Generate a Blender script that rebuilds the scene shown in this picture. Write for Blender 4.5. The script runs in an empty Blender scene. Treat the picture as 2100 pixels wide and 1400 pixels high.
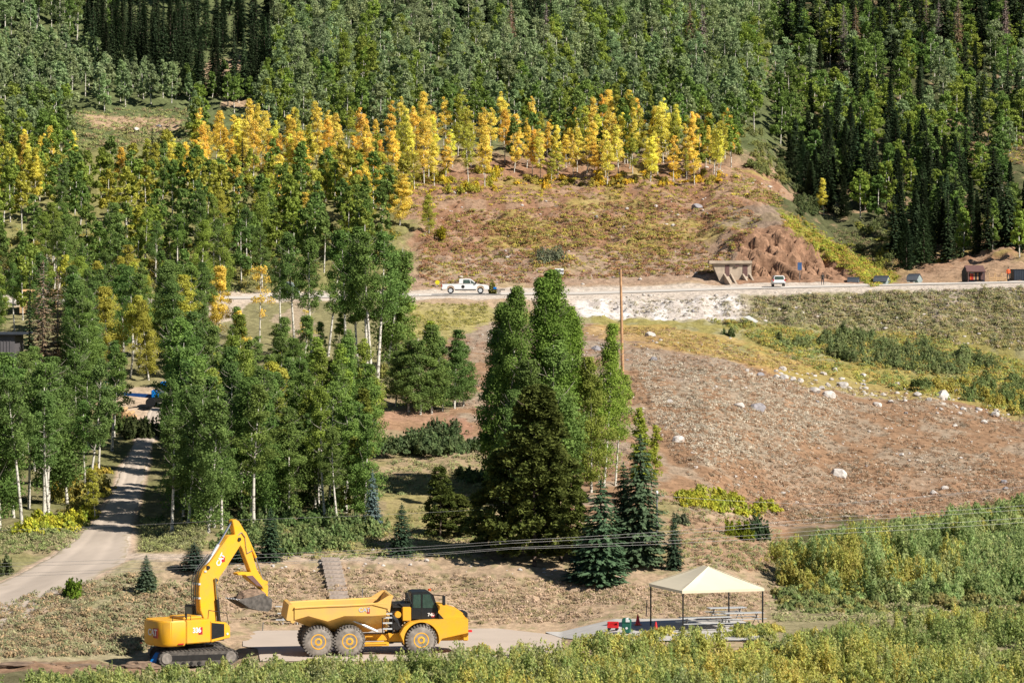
import bpy, bmesh, math, random
import numpy as np
from mathutils import Vector, Matrix
R = math.radians
rng = np.random.default_rng(7)
random.seed(7)
SC = bpy.context.scene
COL = SC.collection

# ------------------------------------------------------------------ camera, sky, sun, exposure
F = 7000.0          # focal length in pixels of a 2100 px wide frame
CZ = 21.5           # camera height above the parking pad
HOR = 578.0         # pixel row of the horizon
cam = bpy.data.objects.new('camera', bpy.data.cameras.new('camera'))
COL.objects.link(cam)
cam.location = (0, 0, CZ)
cam.rotation_euler = (R(90), 0, 0)
cam.data.sensor_width = 36
cam.data.lens = 36 * F / 2100
cam.data.shift_y = -(700 - HOR) / 2100
cam.data.clip_start = 1
cam.data.clip_end = 5000
SC.camera = cam
SUN_EL, SUN_AZ = R(38), R(126)      # azimuth measured clockwise from +Y
to_sun = Vector((math.cos(SUN_EL) * math.sin(SUN_AZ), math.cos(SUN_EL) * math.cos(SUN_AZ), math.sin(SUN_EL)))
world = bpy.data.worlds.new('World')
SC.world = world
world.use_nodes = True
wn = world.node_tree
sky = wn.nodes.new('ShaderNodeTexSky')
sky.sky_type = 'NISHITA'
sky.sun_disc = False
sky.sun_elevation = SUN_EL
sky.sun_rotation = SUN_AZ
sky.altitude = 2500
wn.links.new(sky.outputs[0], wn.nodes['Background'].inputs[0])
wn.nodes['Background'].inputs[1].default_value = 0.05
sl = bpy.data.lights.new('sun', 'SUN')
sl.energy = 5.0
sl.angle = R(0.5)
sl.color = (1.0, 0.94, 0.85)
sun = bpy.data.objects.new('sun', sl)
COL.objects.link(sun)
sun.rotation_euler = (-to_sun).to_track_quat('-Z', 'Y').to_euler()
SC.view_settings.view_transform = 'Standard'
SC.view_settings.look = 'None'
SC.view_settings.exposure = 0.52
SC.view_settings.gamma = 1
SC.cycles.max_bounces = 5
SC.cycles.diffuse_bounces = 2
SC.cycles.transmission_bounces = 3

# ------------------------------------------------------------------ noise
def _hash(ix, iy, seed):
    n = (ix.astype(np.int64) * 374761393 + iy.astype(np.int64) * 668265263 + seed * 1442695041) & 0x7fffffff
    n = ((n ^ (n >> 13)) * 1274126177) & 0x7fffffff
    n = (n ^ (n >> 16)) & 0xffff
    return n / 65535.0
def vnoise(x, y, seed=0):
    x = np.asarray(x, float); y = np.asarray(y, float)
    ix = np.floor(x); iy = np.floor(y)
    fx = x - ix; fy = y - iy
    fx = fx * fx * (3 - 2 * fx); fy = fy * fy * (3 - 2 * fy)
    a = _hash(ix, iy, seed); b = _hash(ix + 1, iy, seed)
    c = _hash(ix, iy + 1, seed); d = _hash(ix + 1, iy + 1, seed)
    return a + (b - a) * fx + (c - a) * fy + (a - b - c + d) * fx * fy
def fbm(x, y, seed=0, oct=4):
    s = 0; a = .5; t = 0
    for i in range(oct):
        s = s + a * vnoise(x * 2 ** i, y * 2 ** i, seed + i * 17); t += a; a *= .55
    return s / t
def sstep(a, b, x):
    t = np.clip((x - a) / (b - a), 0, 1)
    return t * t * (3 - 2 * t)

# ------------------------------------------------------------------ terrain: lines of known distance and height, joined into one hillside
def zz(py, D): return CZ - (py - HOR) / F * D
# each line: list of (bearing px, distance, height)
def line(*pts):
    p = [(a, d, z if isinstance(z, float) else zz(z, d)) for a, d, z in pts]
    return np.array(p, float)
LINES = [
    line((-2500, 60, -1.0), (4600, 60, -1.0)),
    line((-600, 188, -1.0), (480, 190, -1.0), (560, 188, -.6), (1500, 188, -.5), (4600, 188, -.3)),
    line((-600, 195, -.95), (480, 196, -.88), (530, 196, -.3), (1150, 196, -.3), (1260, 198, .45), (1600, 198, .5), (1750, 200, .2), (4600, 200, .1)),
    line((-600, 200, -.75), (400, 203.2, -.85), (470, 203.6, -.75), (490, 204, -.32), (1150, 204, -.3), (1260, 204, .5), (1600, 204, .55), (1750, 206, .25), (4600, 206, .1)),
    line((-600, 201, -.5), (250, 205, -.6), (400, 210, -.6), (455, 214, -.3), (1150, 215.8, -.3), (1260, 215.5, .5), (1580, 216, .55), (1750, 225, .25), (2600, 230, .1)),
    line((-600, 222, 1260), (0, 223, 1226), (200, 227, 1178), (400, 229, 1146), (720, 229, 1147), (1000, 228, 1165), (1300, 228, 1182), (1500, 240, 1140), (1600, 254, 1128), (1720, 262, 1130), (2100, 276, 1098), (2600, 290, 1080)),
    line((-600, 252, 1080), (0, 252, 1068), (700, 252, 1060), (1300, 254, 1058), (1450, 264, 1052), (1600, 280, 1084), (1800, 292, 1074), (2100, 304, 1046), (2600, 310, 1040)),
    line((-600, 300, 905), (0, 300, 900), (1200, 300, 900), (1450, 306, 900), (1700, 326, 945), (2100, 336, 942), (2600, 340, 940)),
    line((-600, 345, 785), (0, 342, 780), (1200, 344, 780), (1450, 352, 766), (1700, 372, 786), (1900, 376, 808), (2060, 372, 850), (2600, 370, 860)),
    line((-600, 388, 700), (0, 386, 700), (850, 386, 700), (1250, 390, 694), (1450, 394, 694), (1700, 394, 742), (2100, 390, 800), (2600, 390, 820)),
    line((-600, 424, 655), (0, 424, 650), (850, 424, 640), (1250, 424, 650), (1530, 424, 654), (1800, 420, 682), (2100, 412, 738), (2600, 410, 750)),
    line((-600, 433, 625), (0, 433, 624), (850, 434, 610), (1020, 434, 607), (1200, 434, 606), (1500, 434, 596), (1800, 434, 588), (2100, 434, 581), (2600, 434, 570)),
    line((-600, 446, 616), (0, 446, 614), (850, 446, 601), (1020, 446, 599), (1200, 446, 598), (1500, 446, 588), (1800, 446, 583), (2100, 446, 576), (2600, 446, 566)),
    line((-600, 458, 560), (0, 458, 550), (850, 458, 545), (1250, 458, 545), (1430, 456, 548), (1480, 452, 568), (1560, 451, 560), (1640, 452, 560), (1720, 455, 556), (1830, 452, 580), (2100, 454, 570), (2600, 454, 560)),
    line((-600, 482, 470), (850, 482, 470), (1430, 480, 468), (1500, 468, 462), (1620, 464, 462), (1720, 470, 510), (1830, 458, 578), (2100, 462, 545), (2600, 462, 530)),
    line((-600, 512, 385), (850, 512, 385), (1450, 512, 385), (1560, 505, 395), (1625, 492, 440), (1720, 486, 530), (1830, 474, 560), (2100, 480, 500), (2600, 480, 500)),
    line((-600, 560, 288), (300, 560, 280), (850, 560, 285), (1450, 560, 285), (1560, 552, 320), (1630, 545, 395), (1720, 540, 420), (1850, 538, 400), (2100, 540, 400), (2600, 540, 400)),
    line((-600, 615, 190), (850, 615, 190), (1500, 615, 190), (1640, 612, 250), (2100, 610, 250), (2600, 610, 250)),
    line((-600, 705, 50), (850, 705, 50), (1500, 705, 50), (2100, 705, 70), (2600, 705, 70)),
    line((-600, 800, -115), (2600, 800, -105)),
    line((-600, 900, -270), (2600, 900, -260)),
    line((-600, 1250, -560), (2600, 1250, -560)),
]
def Zbase(px, D):
    px = np.asarray(px, float); D = np.asarray(D, float)
    px, D = np.broadcast_arrays(px, D)
    z = np.full(px.shape, -1.0)
    dk = [np.interp(px, L[:, 0], L[:, 1]) for L in LINES]
    zk = [np.interp(px, L[:, 0], L[:, 2]) for L in LINES]
    for i in range(len(LINES) - 1):
        t = (D - dk[i]) / np.maximum(dk[i + 1] - dk[i], .01)
        m = (t >= 0) & (t <= 1)
        z = np.where(m, zk[i] + (zk[i + 1] - zk[i]) * t, z)
    z = np.where(D > dk[-1], zk[-1], z)
    return z
def road_centre(D):      # the dirt track climbing away on the left: bearing px of its centre and half width in px
    c = np.interp(D, [205, 216, 225, 232, 240, 250, 262, 280, 300, 318, 335], [-260, -60, 70, 160, 200, 228, 255, 275, 298, 318, 340])
    w = np.interp(D, [205, 225, 232, 240, 250, 262, 280, 300, 318, 335], [150, 122, 103, 68, 46, 36, 27, 19, 16, 13])
    return c, w
def Zt(px, D):
    px = np.asarray(px, float); D = np.asarray(D, float)
    px, D = np.broadcast_arrays(px, D)
    # smoothed across lines
    z = (Zbase(px, D) * 2 + Zbase(px, D - 1.5) + Zbase(px, D + 1.5) + Zbase(px - 12, D) + Zbase(px + 12, D)) / 6
    x = (px - 1050) / F * D
    lump = (fbm(x * .22, D * .22, 3, 3) - .5) * 1.1 + (fbm(x * .9, D * .9, 9, 3) - .5) * .38
    flat = sstep(187, 191, D) * (1 - sstep(215, 219, D)) * sstep(450, 540, px) * (1 - sstep(1650, 1750, px))
    c, w = road_centre(D)
    trk = 1 - sstep(w * .9, w * 1.3, np.abs(px - c))
    trk = trk * (D > 204) * (D < 338)
    road = sstep(431, 434, D) * (1 - sstep(446, 448, D))
    wild = 1 + 1.6 * sstep(445, 470, D) * (1 - np.maximum(0, 0))
    z = z + lump * wild * (1 - .97 * np.clip(flat + trk + road, 0, 1))
    # the rocky cut
    cl = sstep(1480, 1520, px) * (1 - sstep(1690, 1760, px)) * sstep(449, 452, D) * (1 - sstep(460, 469, D))
    rid = 1 - np.abs(2 * fbm(x * .28 + D * .05, D * .33, 21, 4) - 1)
    rid2 = 1 - np.abs(2 * fbm(x * .9 + D * .3, D * .8, 29, 3) - 1)
    u_ = x * .5 + D * .42; v_ = D * .17 - x * .12
    cre = np.minimum(np.abs(fbm(u_, v_, 21, 3) - .5) * 5, 1)
    stp = np.floor(fbm(x * .5, D * .35, 61, 3) * 9) / 9
    dsp = (cre - .8) * 2.4 + (stp - .55) * 3.0 + (fbm(x * 1.7, D * 1.7, 33, 3) - .5) * 1.3
    z = z + cl * np.where(dsp > .35, .2 + (dsp - .35) * .12, np.minimum(dsp, .2))
    # eroded lumps on the embankment and the brown hill
    emb = sstep(412, 420, D) * (1 - sstep(431, 434, D)) * sstep(1150, 1250, px)
    z = z + emb * (fbm(x * .55, D * .35, 41, 3) - .5) * 1.3
    return z
def Ypx(px, D): return HOR + (CZ - Zt(px, D)) * F / D
DS = np.concatenate([np.arange(150, 330, .8), np.arange(330, 1000, 1.6)])
_cache = {}
def D_of(px, py):
    k = int(round(px / 8.0))
    if k not in _cache:
        _cache[k] = np.minimum.accumulate(Ypx(np.full(DS.shape, k * 8.0), DS))
    a = _cache[k]
    i = int(np.searchsorted(-a, -py))
    i = min(max(i, 1), len(DS) - 1)
    y0, y1 = a[i - 1], a[i]
    t = 0 if y0 == y1 else (y0 - py) / (y0 - y1)
    return float(DS[i - 1] + (DS[i] - DS[i - 1]) * min(max(t, 0), 1))
def X(px, D): return (px - 1050) / F * D
def ground(px, D): return Vector((X(px, D), D, float(Zt(px, D))))
def groundxy(x, y): return float(Zt(1050 + x / y * F, y))
def at(px, py, D): return Vector((X(px, D), D, zz(py, D)))

# ------------------------------------------------------------------ object helpers
def mesh_np(name, V, Fc, mat=None, col=None, smooth=False, attr='col'):
    """V (n,3); Fc (m,k) one array, or list of arrays; col per-vertex (n,3)"""
    V = np.asarray(V, np.float32)
    if not isinstance(Fc, list): Fc = [Fc]
    Fc = [np.asarray(f, np.int32) for f in Fc if len(f)]
    me = bpy.data.meshes.new(name)
    me.vertices.add(len(V)); me.vertices.foreach_set('co', V.ravel())
    loops = np.concatenate([f.ravel() for f in Fc])
    tot = np.concatenate([np.full(len(f), f.shape[1], np.int32) for f in Fc])
    me.loops.add(len(loops)); me.loops.foreach_set('vertex_index', loops)
    me.polygons.add(len(tot))
    st = np.concatenate([[0], np.cumsum(tot)[:-1]]).astype(np.int32)
    me.polygons.foreach_set('loop_start', st)
    me.polygons.foreach_set('loop_total', tot)
    if smooth: me.polygons.foreach_set('use_smooth', np.ones(len(tot), bool))
    if col is not None:
        a = me.color_attributes.new(attr, 'FLOAT_COLOR', 'POINT')
        c = np.ones((len(V), 4), np.float32); c[:, :3] = col
        a.data.foreach_set('color', c.ravel())
    me.update(calc_edges=True)
    if mat: me.materials.append(mat)
    return me
def link(name, me, parent=None, loc=None):
    o = bpy.data.objects.new(name, me)
    COL.objects.link(o)
    if parent: o.parent = parent
    if loc is not None: o.location = loc
    return o
def tag(o, label=None, cat=None, group=None, kind=None):
    if label: o['label'] = label
    if cat: o['category'] = cat
    if group: o['group'] = group
    if kind: o['kind'] = kind
    return o
def empty(name, loc, rz=0, label=None, cat=None, group=None):
    o = bpy.data.objects.new(name, None)
    o.empty_display_size = .5
    COL.objects.link(o); o.location = loc; o.rotation_euler = (0, 0, rz)
    return tag(o, label, cat, group)

class MB:
    """collects shapes; build() links them as one mesh object"""
    def __init__(s): s.V = []; s.F = []
    def add(s, vs, fs):
        n = len(s.V); s.V += [tuple(v) for v in vs]; s.F += [tuple(i + n for i in f) for f in fs]; return s
    def box(s, x0, x1, y0, y1, z0, z1):
        return s.add([(x0, y0, z0), (x1, y0, z0), (x1, y1, z0), (x0, y1, z0), (x0, y0, z1), (x1, y0, z1), (x1, y1, z1), (x0, y1, z1)],
                     [(0, 3, 2, 1), (4, 5, 6, 7), (0, 1, 5, 4), (1, 2, 6, 5), (2, 3, 7, 6), (3, 0, 4, 7)])
    def prism(s, prof, y0, y1):
        """profile in (x,z) swept from y0 to y1; y may be given per vertex by functions"""
        n = len(prof)
        vs = [(x, y0, z) for x, z in prof] + [(x, y1, z) for x, z in prof]
        fs = [tuple(range(n)), tuple(reversed(range(n, 2 * n)))] + [(i, i + n, (i + 1) % n + n, (i + 1) % n) for i in range(n)]
        return s.add(vs, fs)
    def tube(s, p0, p1, r0, r1=None, n=10, caps=True):
        r1 = r0 if r1 is None else r1
        p0 = Vector(p0); p1 = Vector(p1); d = (p1 - p0).normalized()
        u = d.orthogonal().normalized(); v = d.cross(u)
        vs = [p0 + (u * math.cos(a) + v * math.sin(a)) * r0 for a in [2 * math.pi * i / n for i in range(n)]]
        vs += [p1 + (u * math.cos(a) + v * math.sin(a)) * r1 for a in [2 * math.pi * i / n for i in range(n)]]
        fs = [(i, (i + 1) % n, (i + 1) % n + n, i + n) for i in range(n)]
        if caps: fs += [tuple(reversed(range(n))), tuple(range(n, 2 * n))]
        return s.add(vs, fs)
    def path(s, pts, r, n=8):
        for a, b in zip(pts, pts[1:]): s.tube(a, b, r, r, n)
        return s
    def lathe(s, prof, c, axis='Y', n=28):
        """prof (offset along axis, radius)"""
        vs = []; fs = []
        for o, r in prof:
            for i in range(n):
                a = 2 * math.pi * i / n
                if axis == 'Y': vs.append((c[0] + r * math.cos(a), c[1] + o, c[2] + r * math.sin(a)))
                else: vs.append((c[0] + r * math.cos(a), c[1] + r * math.sin(a), c[2] + o))
        for k in range(len(prof) - 1):
            for i in range(n):
                j = (i + 1) % n
                fs.append((k * n + i, k * n + j, (k + 1) * n + j, (k + 1) * n + i))
        fs.append(tuple(range(n))); fs.append(tuple(reversed(range((len(prof) - 1) * n, len(prof) * n))))
        return s.add(vs, fs)
    def build(s, name, mat, parent=None, bevel=0, smooth=False, loc=None):
        me = bpy.data.meshes.new(name)
        me.from_pydata(s.V, [], s.F)
        bm = bmesh.new(); bm.from_mesh(me)
        bmesh.ops.recalc_face_normals(bm, faces=bm.faces)
        if bevel:
            es = [e for e in bm.edges if len(e.link_faces) == 2 and e.calc_face_angle(0) > .5]
            bmesh.ops.bevel(bm, geom=es, offset=bevel, segments=2, affect='EDGES', clamp_overlap=True)
        bm.to_mesh(me); bm.free()
        if smooth or bevel:
            me.polygons.foreach_set('use_smooth', np.ones(len(me.polygons), bool))
            me.set_sharp_from_angle(angle=R(38))
        me.materials.append(mat)
        return link(name, me, parent, loc)

# ------------------------------------------------------------------ materials
def new_mat(name):
    m = bpy.data.materials.new(name); m.use_nodes = True
    nt = m.node_tree; nt.nodes.clear()
    out = nt.nodes.new('ShaderNodeOutputMaterial')
    return m, nt, out
def plain(name, col, rough=.6, metal=0, dirt=.15, scale=3, spec=.5, dirtcol=None, coat=0):
    m, nt, out = new_mat(name)
    b = nt.nodes.new('ShaderNodeBsdfPrincipled')
    b.inputs['Roughness'].default_value = rough; b.inputs['Metallic'].default_value = metal
    b.inputs['Specular IOR Level'].default_value = spec
    if coat: b.inputs['Coat Weight'].default_value = coat
    tc = nt.nodes.new('ShaderNodeTexCoord')
    nz = nt.nodes.new('ShaderNodeTexNoise'); nz.inputs['Scale'].default_value = scale; nz.inputs['Detail'].default_value = 5
    nt.links.new(tc.outputs['Object'], nz.inputs['Vector'])
    cr = nt.nodes.new('ShaderNodeValToRGB')
    cr.color_ramp.elements[0].position = .35; cr.color_ramp.elements[1].position = .7
    d = dirtcol or tuple(c * (1 - dirt * 2) for c in col)
    cr.color_ramp.elements[0].color = (*[a * (1 - dirt) + b_ * dirt for a, b_ in zip(col, d)], 1) if dirtcol else (*d, 1)
    cr.color_ramp.elements[1].color = (*col, 1)
    nt.links.new(nz.outputs['Fac'], cr.inputs[0])
    nt.links.new(cr.outputs[0], b.inputs['Base Color'])
    bp = nt.nodes.new('ShaderNodeBump'); bp.inputs['Strength'].default_value = .15; bp.inputs['Distance'].default_value = .01
    nt.links.new(nz.outputs['Fac'], bp.inputs['Height']); nt.links.new(bp.outputs[0], b.inputs['Normal'])
    nt.links.new(b.outputs[0], out.inputs[0])
    return m
def leaf_mat(name, mode='object', trans=.38, var=.4, hue=.008, leafrand=True):
    """mode 'object': colour from the object's own colour; 'attr': from the mesh colour attribute"""
    m, nt, out = new_mat(name)
    L = nt.links
    if mode == 'object':
        oi = nt.nodes.new('ShaderNodeObjectInfo'); src = oi.outputs['Color']
        geo = nt.nodes.new('ShaderNodeAttribute'); geo.attribute_name = 'rnd'
        rand = geo.outputs['Fac']
    else:
        at_ = nt.nodes.new('ShaderNodeAttribute'); at_.attribute_name = 'col'; src = at_.outputs['Color']
        geo = nt.nodes.new('ShaderNodeAttribute'); geo.attribute_name = 'rnd'
        rand = geo.outputs['Fac']
    mr = nt.nodes.new('ShaderNodeMapRange')
    mr.inputs['To Min'].default_value = 1 - var; mr.inputs['To Max'].default_value = 1 + var
    L.new(rand, mr.inputs['Value'])
    mh = nt.nodes.new('ShaderNodeMapRange')
    mh.inputs['To Min'].default_value = .5 + hue * .6; mh.inputs['To Max'].default_value = .5 - hue
    L.new(rand, mh.inputs['Value'])
    hs = nt.nodes.new('ShaderNodeHueSaturation')
    L.new(src, hs.inputs['Color']); L.new(mr.outputs[0], hs.inputs['Value']); L.new(mh.outputs[0], hs.inputs['Hue'])
    d = nt.nodes.new('ShaderNodeBsdfDiffuse'); t = nt.nodes.new('ShaderNodeBsdfTranslucent')
    mx = nt.nodes.new('ShaderNodeMixShader'); mx.inputs[0].default_value = trans
    L.new(hs.outputs[0], d.inputs[0]); L.new(hs.outputs[0], t.inputs[0])
    L.new(d.outputs[0], mx.inputs[1]); L.new(t.outputs[0], mx.inputs[2]); L.new(mx.outputs[0], out.inputs[0])
    return m
def bark_mat(name, col, mark):
    m, nt, out = new_mat(name); L = nt.links
    b = nt.nodes.new('ShaderNodeBsdfDiffuse')
    tc = nt.nodes.new('ShaderNodeTexCoord'); mp = nt.nodes.new('ShaderNodeMapping')
    mp.inputs['Scale'].default_value = (3, 3, 5)
    nz = nt.nodes.new('ShaderNodeTexNoise'); nz.inputs['Scale'].default_value = 1.0; nz.inputs['Detail'].default_value = 3
    L.new(tc.outputs['Object'], mp.inputs[0]); L.new(mp.outputs[0], nz.inputs['Vector'])
    cr = nt.nodes.new('ShaderNodeValToRGB')
    cr.color_ramp.elements[0].position = .38; cr.color_ramp.elements[1].position = .47
    cr.color_ramp.elements[0].color = (*mark, 1); cr.color_ramp.elements[1].color = (*col, 1)
    L.new(nz.outputs['Fac'], cr.inputs[0]); L.new(cr.outputs[0], b.inputs[0]); L.new(b.outputs[0], out.inputs[0])
    return m
def ground_mat(name='ground_cover', use_attr=True, col=(.3, .2, .12), amp=.35, sc1=1.6, sc2=9):
    m, nt, out = new_mat(name); L = nt.links
    b = nt.nodes.new('ShaderNodeBsdfDiffuse'); b.inputs['Roughness'].default_value = .8
    tc = nt.nodes.new('ShaderNodeTexCoord')
    n1 = nt.nodes.new('ShaderNodeTexNoise'); n1.inputs['Scale'].default_value = sc1; n1.inputs['Detail'].default_value = 6; n1.inputs['Roughness'].default_value = .65
    n2 = nt.nodes.new('ShaderNodeTexVoronoi'); n2.inputs['Scale'].default_value = sc2 * .35
    L.new(tc.outputs['Object'], n1.inputs['Vector']); L.new(tc.outputs['Object'], n2.inputs['Vector'])
    mr = nt.nodes.new('ShaderNodeMapRange'); mr.inputs['From Min'].default_value = .3; mr.inputs['From Max'].default_value = .7
    mr.inputs['To Min'].default_value = 1 - amp; mr.inputs['To Max'].default_value = 1 + amp
    L.new(n1.outputs['Fac'], mr.inputs['Value'])
    hs = nt.nodes.new('ShaderNodeHueSaturation')
    if use_attr:
        a = nt.nodes.new('ShaderNodeAttribute'); a.attribute_name = 'col'; L.new(a.outputs['Color'], hs.inputs['Color'])
    else: hs.inputs['Color'].default_value = (*col, 1)
    L.new(mr.outputs[0], hs.inputs['Value'])
    L.new(hs.outputs[0], b.inputs[0])
    ad = nt.nodes.new('ShaderNodeMath'); ad.operation = 'MULTIPLY_ADD'; ad.inputs[1].default_value = .35
    L.new(n2.outputs['Distance'], ad.inputs[0]); L.new(n1.outputs['Fac'], ad.inputs[2])
    bp = nt.nodes.new('ShaderNodeBump'); bp.inputs['Strength'].default_value = .9; bp.inputs['Distance'].default_value = .16
    L.new(ad.outputs[0], bp.inputs['Height']); L.new(bp.outputs[0], b.inputs['Normal'])
    L.new(b.outputs[0], out.inputs[0])
    return m
M = dict(
    ground=ground_mat(),
    gravel=ground_mat('gravel', False, (.52, .44, .37), .1, 2.5, 20),
    leaf=leaf_mat('leaf', 'object'),
    leafa=leaf_mat('leaf_wood', 'attr', .38, .35),
    willow=leaf_mat('willow_leaf', 'attr', .5, .3),
    grass=leaf_mat('grass_blade', 'attr', .3, .3, .01),
    needle=leaf_mat('needle', 'object', .15, .4, .01),
    bark=bark_mat('aspen_bark', (.62, .58, .50), (.10, .085, .07)),
    bark2=bark_mat('conifer_bark', (.16, .12, .095), (.07, .05, .04)),
    twig=bark_mat('twig_bark', (.34, .31, .25), (.14, .12, .09)),
    deadbark=bark_mat('dead_bark', (.40, .35, .31), (.2, .16, .13)),
    rock=None,
    yellow=plain('yellow_paint', (.86, .43, .015), .45, 0, .30, 1.7, .4, (.42, .27, .12)),
    yellow2=plain('dusty_yellow_paint', (.82, .48, .11), .6, 0, .38, 1.4, .3, (.46, .33, .19)),
    black=plain('black_plastic', (.012, .013, .015), .45, 0, .1),
    dark=plain('dark_steel', (.03, .028, .026), .55, .3, .2),
    rubber=plain('dusty_rubber', (.33, .29, .25), .85, 0, .25, 4),
    tread=plain('tread', (.21, .185, .16), .85, 0, .25, 4),
    track=plain('track_steel', (.16, .14, .12), .7, .2, .3, 5),
    chrome=plain('chrome', (.75, .76, .78), .2, .9, .05),
    white=plain('white_paint', (.8, .8, .79), .35, 0, .03),
    steelw=plain('aluminium', (.72, .73, .74), .35, .35, .05),
    glass=plain('dark_glass', (.055, .10, .085), .12, 0, .25, 2, spec=.8),
    wood=plain('pole_wood', (.60, .34, .17), .8, 0, .2, 2),
    plank=plain('plank_wood', (.50, .41, .34), .85, 0, .2, 4),
    brownpaint=plain('brown_paint', (.16, .085, .075), .7, 0, .1),
    tent=plain('tent_canvas', (.70, .62, .46), .8, 0, .03, .6, .2),
    concrete=plain('weathered_concrete', (.55, .44, .33), .85, 0, .16, 1.5),
    red=plain('red_plastic', (.75, .025, .03), .45),
    orange=plain('orange_plastic', (.85, .12, .02), .5),
    green=plain('green_plastic', (.015, .13, .09), .5),
    blue=plain('blue_paint', (.0, .19, .62), .4, 0, .08),
    navy=plain('navy_paint', (.02, .03, .05), .6),
    slate=plain('slate_roof', (.04, .05, .065), .7),
    shedw=plain('pale_shed_wall', (.32, .38, .37), .7),
    redp=plain('red_decal', (.5, .02, .03), .5),
    skin=plain('skin', (.45, .26, .18), .6),
    cloth=plain('dark_trousers', (.02, .025, .04), .8),
    dirt=plain('soil', (.31, .21, .14), .95, 0, .3, 3),
    siding=plain('grey_siding', (.13, .12, .125), .6, 0, .1, 2),
    yellowsign=plain('yellow_sign', (.8, .72, .02), .5),
    bluesign=plain('blue_sign', (.05, .12, .28), .5),
    tail=plain('tail_lamp', (.6, .01, .03), .3),
    timber=plain('new_timber', (.62, .40, .20), .8, 0, .12, 4),
    wire=plain('wire_aluminium', (.22, .215, .21), .5, .3, .05),
)
def rock_mat():
    m, nt, out = new_mat('granite'); L = nt.links
    b = nt.nodes.new('ShaderNodeBsdfDiffuse')
    tc = nt.nodes.new('ShaderNodeTexCoord')
    n1 = nt.nodes.new('ShaderNodeTexNoise'); n1.inputs['Scale'].default_value = 3; n1.inputs['Detail'].default_value = 6
    L.new(tc.outputs['Object'], n1.inputs['Vector'])
    oi = nt.nodes.new('ShaderNodeObjectInfo')
    mr = nt.nodes.new('ShaderNodeMapRange'); mr.inputs['From Min'].default_value = .3; mr.inputs['From Max'].default_value = .7
    mr.inputs['To Min'].default_value = .65; mr.inputs['To Max'].default_value = 1.15
    L.new(n1.outputs['Fac'], mr.inputs['Value'])
    hs = nt.nodes.new('ShaderNodeHueSaturation'); L.new(oi.outputs['Color'], hs.inputs['Color']); L.new(mr.outputs[0], hs.inputs['Value'])
    L.new(hs.outputs[0], b.inputs[0])
    bp = nt.nodes.new('ShaderNodeBump'); bp.inputs['Strength'].default_value = .6; bp.inputs['Distance'].default_value = .08
    L.new(n1.outputs['Fac'], bp.inputs['Height']); L.new(bp.outputs[0], b.inputs['Normal'])
    L.new(b.outputs[0], out.inputs[0]); return m
M['rock'] = rock_mat()

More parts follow.
